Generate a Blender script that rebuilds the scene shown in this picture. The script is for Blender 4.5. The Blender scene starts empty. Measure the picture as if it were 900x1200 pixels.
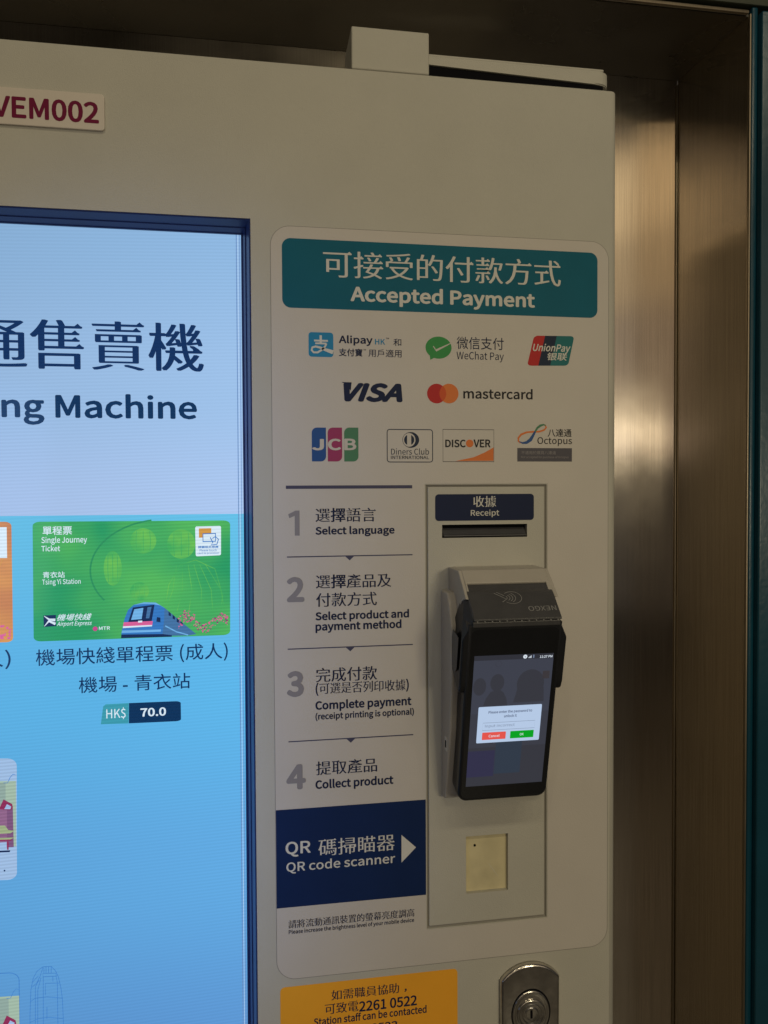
import bpy, bmesh, math, random
from mathutils import Vector, Matrix
random.seed(7)
S = bpy.context.scene
COL = S.collection
MM = 0.001

# ------------------------------------------------------------------ camera
cd = bpy.data.cameras.new("camera")
cam = bpy.data.objects.new("camera", cd)
COL.objects.link(cam)
cd.sensor_fit = 'VERTICAL'
cd.sensor_height = 24.0
cd.sensor_width = 18.0
cd.lens = 18.0
cd.clip_start = 0.01
cd.clip_end = 100.0
YAW, PITCH, ROLL = math.radians(9.4268), math.radians(1.4781), math.radians(-0.3027)
fwd = Vector((math.sin(YAW)*math.cos(PITCH), math.cos(YAW)*math.cos(PITCH), -math.sin(PITCH)))
rgt = Vector((math.cos(YAW), -math.sin(YAW), 0))
up = rgt.cross(fwd)
r2 = rgt*math.cos(ROLL) + up*math.sin(ROLL)
u2 = up*math.cos(ROLL) - rgt*math.sin(ROLL)
cam.matrix_world = Matrix((
    (r2.x, u2.x, -fwd.x, -fwd.x*0.68),
    (r2.y, u2.y, -fwd.y, -fwd.y*0.68),
    (r2.z, u2.z, -fwd.z, -fwd.z*0.68),
    (0, 0, 0, 1)))
S.camera = cam
S.view_settings.view_transform = 'Standard'
S.view_settings.look = 'None'
S.view_settings.exposure = 0.0
S.view_settings.gamma = 1.0

# ------------------------------------------------------------------ world: a dim hall at night, no sun
W = bpy.data.worlds.new("World")
S.world = W
W.use_nodes = True
W.node_tree.nodes['Background'].inputs[0].default_value = (1.0, 0.89, 0.77, 1)
W.node_tree.nodes['Background'].inputs[1].default_value = 0.048

def lamp(name, loc, rot, sx, sy, power, col, shape='RECTANGLE'):
    l = bpy.data.lights.new(name, 'AREA')
    l.shape = shape
    l.size = sx
    if shape in ('RECTANGLE', 'ELLIPSE'):
        l.size_y = sy
    l.energy = power
    l.color = col
    o = bpy.data.objects.new(name, l)
    o.location = loc
    o.rotation_euler = rot
    COL.objects.link(o)
    return o
# the row of ceiling downlights above and behind the photographer
for i in range(5):
    lamp("ceiling_downlight", (-1.3 + 0.72*i, -2.9, 3.05), (math.radians(44), 0, 0), 0.26, 0.26, 5.7, (1.0, 0.87, 0.59), 'DISK')
# stand-in lamps for the unseen lit concourse, graded to the steel's reflected bands
lamp("concourse_light", (0.6, -4.2, 2.20), (math.radians(90), 0, 0), 8.0, 0.64, 11.5, (1.0, 0.77, 0.45))
lamp("concourse_mid_light", (0.6, -4.22, 1.62), (math.radians(90), 0, 0), 8.0, 0.52, 5.2, (1.0, 0.77, 0.46))
lamp("concourse_low_light", (0.6, -4.25, 0.95), (math.radians(90), 0, 0), 8.0, 0.82, 5.0, (1.0, 0.80, 0.60))
lamp("concourse_strip_light", (0.6, -4.2, 0.40), (math.radians(90), 0, 0), 8.0, 0.21, 3.6, (1.0, 0.84, 0.70))
# added cool lamp standing in for the display's own spill on the casing
glow = lamp("added_screen_glow", (-0.47, -0.40, -0.14), (math.radians(90), 0, math.radians(-31)), 0.16, 0.62, 0.30, (0.30, 0.50, 1.0))
glow.data.spread = math.radians(46)
# added unseen fill lamp that brightens the front of the machine
lamp("added_front_fill", (0.78, -2.4, 0.26), (math.radians(86), 0, math.radians(14)), 0.5, 0.2, 10.6, (1.0, 0.87, 0.60))

# ------------------------------------------------------------------ materials
def lin(c):
    c = c/255.0
    return c/12.92 if c <= 0.04045 else ((c+0.055)/1.055)**2.4
def rgb(r, g, b):
    return (lin(r), lin(g), lin(b), 1)

def pm(name, col, rough=0.5, metal=0.0, var=0.0, vscale=30.0, bump=0.0, bscale=900.0, spec=0.5, coat=0.0):
    m = bpy.data.materials.new(name)
    m.use_nodes = True
    nt = m.node_tree
    p = nt.nodes['Principled BSDF']
    p.inputs['Base Color'].default_value = (*col[:3], 1)
    p.inputs['Roughness'].default_value = rough
    p.inputs['Metallic'].default_value = metal
    p.inputs['Specular IOR Level'].default_value = spec
    p.inputs['Coat Weight'].default_value = coat
    p.inputs['Coat Roughness'].default_value = 0.08
    tc = nt.nodes.new('ShaderNodeTexCoord')
    if var > 0:
        n = nt.nodes.new('ShaderNodeTexNoise')
        n.inputs['Scale'].default_value = vscale
        n.inputs['Detail'].default_value = 5
        nt.links.new(tc.outputs['Object'], n.inputs['Vector'])
        mr = nt.nodes.new('ShaderNodeMapRange')
        mr.inputs[1].default_value = 0.25
        mr.inputs[2].default_value = 0.75
        mr.inputs[3].default_value = 1-var
        mr.inputs[4].default_value = 1+var
        nt.links.new(n.outputs['Fac'], mr.inputs[0])
        mx = nt.nodes.new('ShaderNodeMix')
        mx.data_type = 'RGBA'
        mx.blend_type = 'MULTIPLY'
        mx.inputs[0].default_value = 1
        mx.inputs[6].default_value = (*col[:3], 1)
        nt.links.new(mr.outputs[0], mx.inputs[7])
        nt.links.new(mx.outputs[2], p.inputs['Base Color'])
    if bump > 0:
        n2 = nt.nodes.new('ShaderNodeTexNoise')
        n2.inputs['Scale'].default_value = bscale
        n2.inputs['Detail'].default_value = 2
        nt.links.new(tc.outputs['Object'], n2.inputs['Vector'])
        b = nt.nodes.new('ShaderNodeBump')
        b.inputs['Strength'].default_value = bump
        b.inputs['Distance'].default_value = 0.0004
        nt.links.new(n2.outputs['Fac'], b.inputs['Height'])
        nt.links.new(b.outputs[0], p.inputs['Normal'])
    return m

def em(name, col, base=(0.01, 0.01, 0.012), strength=1.0, rough=0.12, lines=0.05):
    """a lit patch of a display: emits, under a glossy surface, with faint pixel rows"""
    m = pm(name, base, rough, spec=0.08)
    nt = m.node_tree
    p = nt.nodes['Principled BSDF']
    p.inputs['Emission Strength'].default_value = strength
    p.inputs['Emission Color'].default_value = col
    if lines > 0:
        scan_lines(nt, col, p, lines)
    return m

def scan_lines(nt, col, p, lines):
    tc = nt.nodes.new('ShaderNodeTexCoord')
    geo = nt.nodes.new('ShaderNodeNewGeometry')
    mp = nt.nodes.new('ShaderNodeMapping')
    mp.inputs['Rotation'].default_value = (0, math.radians(2.2), 0)
    nt.links.new(geo.outputs['Position'], mp.inputs['Vector'])
    w = nt.nodes.new('ShaderNodeTexWave')
    w.wave_type = 'BANDS'
    w.bands_direction = 'Z'
    w.inputs['Scale'].default_value = 108.0
    w.inputs['Distortion'].default_value = 0.6
    w.inputs['Detail Scale'].default_value = 0.02
    nt.links.new(mp.outputs[0], w.inputs['Vector'])
    n = nt.nodes.new('ShaderNodeTexNoise')
    n.inputs['Scale'].default_value = 6.0
    nt.links.new(geo.outputs['Position'], n.inputs['Vector'])
    a = nt.nodes.new('ShaderNodeMath')
    a.operation = 'SUBTRACT'
    nt.links.new(w.outputs['Fac'], a.inputs[0])
    a.inputs[1].default_value = 0.5
    b = nt.nodes.new('ShaderNodeMath')
    b.operation = 'MULTIPLY'
    nt.links.new(a.outputs[0], b.inputs[0])
    nt.links.new(n.outputs['Fac'], b.inputs[1])
    c = nt.nodes.new('ShaderNodeMath')
    c.operation = 'MULTIPLY_ADD'
    nt.links.new(b.outputs[0], c.inputs[0])
    c.inputs[1].default_value = lines*4
    c.inputs[2].default_value = 1.0
    mx = nt.nodes.new('ShaderNodeMix')
    mx.data_type = 'RGBA'
    mx.blend_type = 'MULTIPLY'
    mx.inputs[0].default_value = 1
    if isinstance(col, tuple):
        mx.inputs[6].default_value = col
    else:
        nt.links.new(col, mx.inputs[6])
    nt.links.new(c.outputs[0], mx.inputs[7])
    nt.links.new(mx.outputs[2], p.inputs['Emission Color'])

def ramp_mat(name, stops, z0, z1, x0, x1, xgain):
    """display background: a picture with a vertical blend of blues"""
    m = pm(name, (0.01, 0.01, 0.012), 0.12, spec=0.08)
    nt = m.node_tree
    p = nt.nodes['Principled BSDF']
    p.inputs['Emission Strength'].default_value = 1.0
    geo = nt.nodes.new('ShaderNodeNewGeometry')
    sp = nt.nodes.new('ShaderNodeSeparateXYZ')
    nt.links.new(geo.outputs['Position'], sp.inputs[0])
    mr = nt.nodes.new('ShaderNodeMapRange')
    mr.inputs[1].default_value = z0*MM
    mr.inputs[2].default_value = z1*MM
    nt.links.new(sp.outputs['Z'], mr.inputs[0])
    cr = nt.nodes.new('ShaderNodeValToRGB')
    cr.color_ramp.interpolation = 'EASE'
    while len(cr.color_ramp.elements) < len(stops):
        cr.color_ramp.elements.new(0.5)
    for e, (q, c) in zip(cr.color_ramp.elements, stops):
        e.position = q
        e.color = c
    nt.links.new(mr.outputs[0], cr.inputs[0])
    mr2 = nt.nodes.new('ShaderNodeMapRange')
    mr2.inputs[1].default_value = x0*MM
    mr2.inputs[2].default_value = x1*MM
    mr2.inputs[3].default_value = 1.0
    mr2.inputs[4].default_value = xgain
    nt.links.new(sp.outputs['X'], mr2.inputs[0])
    mx = nt.nodes.new('ShaderNodeMix')
    mx.data_type = 'RGBA'
    mx.blend_type = 'MULTIPLY'
    mx.inputs[0].default_value = 1
    nt.links.new(cr.outputs[0], mx.inputs[6])
    nt.links.new(mr2.outputs[0], mx.inputs[7])
    scan_lines(nt, mx.outputs[2], p, 0.035)
    return m

def steel(name, base, rough=0.22, aniso=0.75, streak=0.12):
    m = bpy.data.materials.new(name)
    m.use_nodes = True
    nt = m.node_tree
    p = nt.nodes['Principled BSDF']
    p.inputs['Metallic'].default_value = 1
    p.inputs['Anisotropic'].default_value = aniso
    tg = nt.nodes.new('ShaderNodeTangent')
    tg.direction_type = 'RADIAL'
    tg.axis = 'Z'
    nt.links.new(tg.outputs[0], p.inputs['Tangent'])
    geo = nt.nodes.new('ShaderNodeNewGeometry')
    mp = nt.nodes.new('ShaderNodeMapping')
    mp.inputs['Scale'].default_value = (900, 900, 7)
    nt.links.new(geo.outputs['Position'], mp.inputs[0])
    n = nt.nodes.new('ShaderNodeTexNoise')
    n.inputs['Scale'].default_value = 1.0
    n.inputs['Detail'].default_value = 3
    nt.links.new(mp.outputs[0], n.inputs['Vector'])
    n2 = nt.nodes.new('ShaderNodeTexNoise')       # broad smears and finger marks
    n2.inputs['Scale'].default_value = 9.0
    n2.inputs['Detail'].default_value = 4
    nt.links.new(geo.outputs['Position'], n2.inputs['Vector'])
    mr = nt.nodes.new('ShaderNodeMapRange')
    mr.inputs[1].default_value = 0.3
    mr.inputs[2].default_value = 0.7
    mr.inputs[3].default_value = 1-streak
    mr.inputs[4].default_value = 1+streak
    nt.links.new(n.outputs['Fac'], mr.inputs[0])
    mx = nt.nodes.new('ShaderNodeMix')
    mx.data_type = 'RGBA'
    mx.blend_type = 'MULTIPLY'
    mx.inputs[0].default_value = 1
    mx.inputs[6].default_value = (*base, 1)
    nt.links.new(mr.outputs[0], mx.inputs[7])
    nt.links.new(mx.outputs[2], p.inputs['Base Color'])
    m2 = nt.nodes.new('ShaderNodeMapRange')
    m2.inputs[1].default_value = 0.3
    m2.inputs[2].default_value = 0.7
    m2.inputs[3].default_value = rough*0.8
    m2.inputs[4].default_value = rough*1.25
    nt.links.new(n2.outputs['Fac'], m2.inputs[0])
    nt.links.new(m2.outputs[0], p.inputs['Roughness'])
    b = nt.nodes.new('ShaderNodeBump')
    b.inputs['Strength'].default_value = 0.06
    b.inputs['Distance'].default_value = 0.002
    nt.links.new(n2.outputs['Fac'], b.inputs['Height'])
    nt.links.new(b.outputs[0], p.inputs['Normal'])
    return m

M = {}
M['paint'] = pm('grey_powder_coat', (0.50, 0.487, 0.432), 0.5, var=0.04, vscale=14, bump=0.6, bscale=1100, spec=0.35)
M['vinyl'] = pm('sticker_vinyl', (0.575, 0.54, 0.50), 0.45, var=0.025, vscale=20, bump=0.3, bscale=900, spec=0.35)
M['vinyl_edge'] = pm('sticker_edge', (0.26, 0.24, 0.22), 0.5)
M['gap'] = pm('dark_gap', (0.006, 0.006, 0.008), 0.7, spec=0.04)
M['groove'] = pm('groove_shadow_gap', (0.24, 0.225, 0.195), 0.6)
M['teal'] = pm('teal_print', (0.005, 0.122, 0.19), 0.5, var=0.06, spec=0.12)
M['navy'] = pm('navy_print', (0.009, 0.025, 0.095), 0.5, var=0.06, spec=0.12)
M['ink'] = pm('navy_ink', (0.012, 0.020, 0.062), 0.5, spec=0.12)
M['rule'] = pm('rule_ink', (0.07, 0.07, 0.125), 0.45)
M['black'] = pm('black_ink', (0.012, 0.012, 0.016), 0.45)
M['number'] = pm('grey_number_ink', (0.27, 0.255, 0.27), 0.45)
M['white'] = pm('white_print', (0.66, 0.65, 0.61), 0.42)
M['orange'] = pm('orange_sticker', (0.92, 0.42, 0.035), 0.5, var=0.04, vscale=25)
M['plate'] = pm('tag_plate', (0.66, 0.60, 0.54), 0.4, var=0.03, spec=0.3)
M['maroon'] = pm('maroon_ink', (0.17, 0.010, 0.05), 0.5, spec=0.1)
M['chrome'] = pm('worn_chrome', (0.62, 0.59, 0.54), 0.17, metal=1.0, var=0.25, vscale=90, bump=0.3, bscale=160)
M['plastic'] = pm('black_plastic', (0.011, 0.012, 0.016), 0.36, var=0.12, vscale=60, bump=0.2, bscale=1800)
M['cover_plastic'] = pm('lightened_plastic', (0.062, 0.062, 0.068), 0.38, var=0.12, vscale=60, bump=0.3, bscale=2000)  # grey raised to carry the overhead light on the upward-facing cover
M['glass'] = pm('black_glass', (0.008, 0.009, 0.012), 0.09, spec=0.5, var=0.2, vscale=30)
M['emboss'] = pm('grey_marking', (0.27, 0.27, 0.275), 0.4)
M['cradle'] = pm('cradle_paint', (0.47, 0.44, 0.395), 0.4, var=0.04, vscale=40, bump=0.15, bscale=1200)
M['cream'] = pm('cream_pane', (0.62, 0.55, 0.34), 0.3, var=0.16, vscale=42, spec=0.5)
M['bezel'] = pm('navy_bezel', (0.023, 0.039, 0.145), 0.35, var=0.1, spec=0.4)
M['tealpaint'] = pm('teal_gloss_paint', (0.004, 0.052, 0.088), 0.28, var=0.12, vscale=20, bump=0.5, bscale=160, spec=0.5)
M['lintel'] = pm('dark_lintel', (0.045, 0.055, 0.035), 0.45, var=0.2, vscale=15)
M['trim'] = steel('steel_trim', (0.33, 0.28, 0.21), 0.45, 0.2)
M['steel'] = steel('brushed_steel', (0.74, 0.66, 0.56), 0.15, 0.84, 0.13)
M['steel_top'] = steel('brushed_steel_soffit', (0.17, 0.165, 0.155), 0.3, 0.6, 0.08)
M['floor'] = pm('dark_floor_stone', (0.13, 0.122, 0.112), 0.35, var=0.25, vscale=6)
# ink colours of the payment marks
M['cyan'] = pm('cyan_ink', (0.02, 0.24, 0.46), 0.42)
M['green'] = pm('green_ink', (0.04, 0.29, 0.075), 0.42)
M['red'] = pm('red_ink', (0.50, 0.03, 0.03), 0.5, spec=.15)
M['amber'] = pm('amber_ink', (0.72, 0.19, 0.04), 0.42)
M['blend'] = pm('blend_ink', (0.64, 0.09, 0.02), 0.42)
M['blue'] = pm('blue_ink', (0.02, 0.085, 0.28), 0.42)
M['pink'] = pm('pink_ink', (0.34, 0.04, 0.13), 0.42)
M['leaf'] = pm('leaf_ink', (0.07, 0.22, 0.12), 0.42)
M['deep'] = pm('deep_navy_ink', (0.006, 0.018, 0.05), 0.42)
M['seagreen'] = pm('sea_green_ink', (0.01, 0.16, 0.17), 0.42)
M['slate'] = pm('slate_ink', (0.085, 0.08, 0.10), 0.42)
for k in ('cyan', 'green', 'red', 'amber', 'blend', 'blue', 'pink', 'leaf', 'deep', 'seagreen', 'slate', 'rule', 'black', 'number', 'white', 'orange'):
    M[k].node_tree.nodes['Principled BSDF'].inputs['Specular IOR Level'].default_value = 0.14
# display colours
HEAD = [(0.0, rgb(162, 188, 226)), (0.45, rgb(148, 182, 220)), (1.0, rgb(134, 173, 212))]
BODY = [(0.0, rgb(88, 144, 202)), (0.35, rgb(92, 162, 216)), (0.7, rgb(88, 174, 224)), (1.0, rgb(96, 184, 222))]
M['e_head'] = ramp_mat('display_heading', HEAD, -1, 244, -330, -122, 1.14)
M['e_body'] = ramp_mat('display_background', BODY, -480, -1, -330, -122, 1.10)
for k, c in dict(navy=(8, 46, 92), navy2=(4, 48, 88), green=(52, 164, 98), lgreen=(88, 182, 90), white=(214, 232, 244), pale=(156, 186, 222),
                 train=(52, 118, 190), dark=(20, 42, 84), pink=(214, 96, 150), hotpink=(196, 70, 140), orange=(202, 134, 72), tag=(58, 152, 170),
                 line=(66, 128, 198), beige=(160, 184, 166), beige2=(142, 166, 158), brick=(142, 100, 136), brick2=(122, 84, 122), red=(140, 44, 86), roof=(156, 172, 130), logo=(66, 112, 160),
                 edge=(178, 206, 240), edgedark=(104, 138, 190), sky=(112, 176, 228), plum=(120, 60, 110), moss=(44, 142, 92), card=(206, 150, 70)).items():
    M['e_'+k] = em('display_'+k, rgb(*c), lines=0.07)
for k, c in dict(dlg=(180, 200, 228), dim=(60, 63, 75), bar=(46, 47, 55), dim2=(57, 59, 69), dim3=(53, 54, 62), violet=(48, 47, 72), tealish=(47, 57, 71), brown=(58, 54, 58),
                 red=(226, 84, 76), green=(0, 160, 32), grey=(112, 126, 150), field=(196, 214, 240), white=(220, 230, 240), dtext=(60, 72, 104)).items():
    M['t_'+k] = em('terminal_'+k, rgb(*c), lines=0)

def soften(m, c1, c2, scale):
    """a picture area that drifts between two colours"""
    nt = m.node_tree
    geo = nt.nodes.new('ShaderNodeNewGeometry')
    n = nt.nodes.new('ShaderNodeTexNoise')
    n.inputs['Scale'].default_value = scale
    n.inputs['Detail'].default_value = 2
    nt.links.new(geo.outputs['Position'], n.inputs['Vector'])
    cr = nt.nodes.new('ShaderNodeValToRGB')
    cr.color_ramp.elements[0].position = 0.36
    cr.color_ramp.elements[0].color = c1
    cr.color_ramp.elements[1].position = 0.66
    cr.color_ramp.elements[1].color = c2
    nt.links.new(n.outputs['Fac'], cr.inputs[0])
    for k in nt.nodes:
        if k.bl_idname == 'ShaderNodeMix' and k.blend_type == 'MULTIPLY':
            nt.links.new(cr.outputs[0], k.inputs[6])
soften(M['e_green'], rgb(40, 152, 98), rgb(82, 180, 92), 14)
soften(M['e_lgreen'], rgb(66, 170, 92), rgb(104, 188, 86), 60)
soften(M['e_orange'], rgb(190, 122, 74), rgb(214, 150, 78), 22)

# ------------------------------------------------------------------ helpers
def link(name, me, mats, parent=None):
    o = bpy.data.objects.new(name, me)
    COL.objects.link(o)
    for m in (mats if isinstance(mats, (list, tuple)) else [mats]):
        o.data.materials.append(M[m] if isinstance(m, str) else m)
    if parent:
        o.parent = parent
    return o

def build(name, bm, mats, parent=None, smooth=False):
    me = bpy.data.meshes.new(name)
    bm.normal_update()
    bm.to_mesh(me)
    bm.free()
    if smooth:
        for p in me.polygons:
            p.use_smooth = True
    return link(name, me, mats, parent)

def thing(name, label, cat, loc=(0, 0, 0)):
    o = bpy.data.objects.new(name, None)
    COL.objects.link(o)
    o.empty_display_size = 0.05
    o.location = [c*MM for c in loc]
    o['label'] = label
    o['category'] = cat
    return o

def box(bm, x0, x1, y0, y1, z0, z1, mi=0, bev=0, seg=2):
    vs = [bm.verts.new((x*MM, y*MM, z*MM)) for x in (x0, x1) for y in (y0, y1) for z in (z0, z1)]
    fs = []
    for q in ((0, 1, 3, 2), (4, 6, 7, 5), (0, 4, 5, 1), (2, 3, 7, 6), (0, 2, 6, 4), (1, 5, 7, 3)):
        f = bm.faces.new([vs[i] for i in q])
        f.material_index = mi
        fs.append(f)
    if bev:
        es = list({e for f in fs for e in f.edges})
        r = bmesh.ops.bevel(bm, geom=es, offset=bev*MM, segments=seg, affect='EDGES', profile=0.5)
        for f in r['faces']:
            f.material_index = mi
    return fs

def poly(bm, pts, y, mi=0):
    """flat patch in the panel plane, pts = [(x, z)] in mm, facing -y"""
    f = bm.faces.new([bm.verts.new((x*MM, y*MM, z*MM)) for x, z in pts])
    f.normal_update()
    if f.normal.y > 0:
        f.normal_flip()
    f.material_index = mi
    return f

def rrect(x0, x1, z0, z1, r, n=6, corners=(1, 1, 1, 1)):
    """rounded outline; corners = bl, br, tr, tl"""
    out = []
    for k, (cx, cz, a0) in enumerate(((x0, z0, 180), (x1, z0, 270), (x1, z1, 0), (x0, z1, 90))):
        if not corners[k] or r <= 0:
            out.append((cx, cz))
            continue
        ox = cx + (r if cx == x0 else -r)
        oz = cz + (r if cz == z0 else -r)
        for i in range(n+1):
            a = math.radians(a0 + 90*i/n)
            out.append((ox + r*math.cos(a), oz + r*math.sin(a)))
    return out

def warp_quad(pts, quad):
    """map unit-square points onto a quad (bl, br, tr, tl)"""
    (ax, az), (bx, bz), (cx, cz), (dx, dz) = quad
    return [((1-u)*(1-v)*ax + u*(1-v)*bx + u*v*cx + (1-u)*v*dx, (1-u)*(1-v)*az + u*(1-v)*bz + u*v*cz + (1-u)*v*dz) for u, v in pts]

def ell(cx, cz, rx, rz=None, n=28, a0=0, a1=360):
    rz = rz or rx
    full = abs(a1-a0) >= 360
    k = n if full else n+1
    return [(cx + rx*math.cos(math.radians(a0+(a1-a0)*i/n)), cz + rz*math.sin(math.radians(a0+(a1-a0)*i/n))) for i in range(k)]

def stroke(bm, pts, w, y, mi=0, closed=False):
    """a drawn line of constant width through pts"""
    n = len(pts)
    w0 = w if isinstance(w, (list, tuple)) else [w]*n
    L, R = [], []
    for i, (x, z) in enumerate(pts):
        a = pts[(i-1) % n] if (closed or i > 0) else pts[i]
        b = pts[(i+1) % n] if (closed or i < n-1) else pts[i]
        dx, dz = b[0]-a[0], b[1]-a[1]
        l = math.hypot(dx, dz) or 1
        nx, nz = -dz/l*w0[i]/2, dx/l*w0[i]/2
        L.append(bm.verts.new(((x+nx)*MM, y*MM, (z+nz)*MM)))
        R.append(bm.verts.new(((x-nx)*MM, y*MM, (z-nz)*MM)))
    for i in range(n if closed else n-1):
        j = (i+1) % n
        f = bm.faces.new((L[i], R[i], R[j], L[j]))
        f.normal_update()
        if f.normal.y > 0:
            f.normal_flip()
        f.material_index = mi

def extrude(bm, pts, y0, y1, mi=0, bev=0, seg=2):
    """prism: outline pts (x, z) from y0 (front) back to y1, front rim bevelled"""
    f = poly(bm, pts, y0, mi)
    r = bmesh.ops.extrude_face_region(bm, geom=[f])
    for v in r['geom']:
        if isinstance(v, bmesh.types.BMVert):
            v.co.y = y1*MM
    for g in r['geom']:
        if isinstance(g, bmesh.types.BMFace):
            g.material_index = mi
    bm.normal_update()
    fr = [q for q in bm.faces if all(abs(v.co.y-y0*MM) < 1e-7 for v in q.verts)]
    bmesh.ops.recalc_face_normals(bm, faces=bm.faces)
    if bev:
        es = list({e for q in fr for e in q.edges})
        bmesh.ops.bevel(bm, geom=es, offset=bev*MM, segments=seg, affect='EDGES', profile=0.5)
    return bm

def side_prism(bm, prof, x0, x1, mi=0, bev=0, seg=2):
    """prism along x; prof = [(y, z)] in mm"""
    a = [bm.verts.new((x0*MM, y*MM, z*MM)) for y, z in prof]
    b = [bm.verts.new((x1*MM, y*MM, z*MM)) for y, z in prof]
    fs = [bm.faces.new(a), bm.faces.new(b[::-1])]
    n = len(prof)
    for i in range(n):
        fs.append(bm.faces.new((a[i], b[i], b[(i+1) % n], a[(i+1) % n])))
    for f in fs:
        f.material_index = mi
    bmesh.ops.recalc_face_normals(bm, faces=fs)
    if bev:
        es = list({e for f in fs for e in f.edges})
        bmesh.ops.bevel(bm, geom=es, offset=bev*MM, segments=seg, affect='EDGES', profile=0.5)

def lathe(bm, prof, cx, cz, n=40, mi=0, sx=1.0, sz=1.0):
    """turned part about an axis along y; prof = [(radius, y)] from the outside in"""
    rings = []
    for r, y in prof:
        rings.append([bm.verts.new(((cx+sx*r*math.cos(2*math.pi*i/n))*MM, y*MM, (cz+sz*r*math.sin(2*math.pi*i/n))*MM)) for i in range(n)])
    for a, b in zip(rings, rings[1:]):
        for i in range(n):
            f = bm.faces.new((a[i], a[(i+1) % n], b[(i+1) % n], b[i]))
            f.material_index = mi
            f.smooth = True
    f = bm.faces.new(rings[-1])
    f.material_index = mi
    bmesh.ops.recalc_face_normals(bm, faces=bm.faces)

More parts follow.
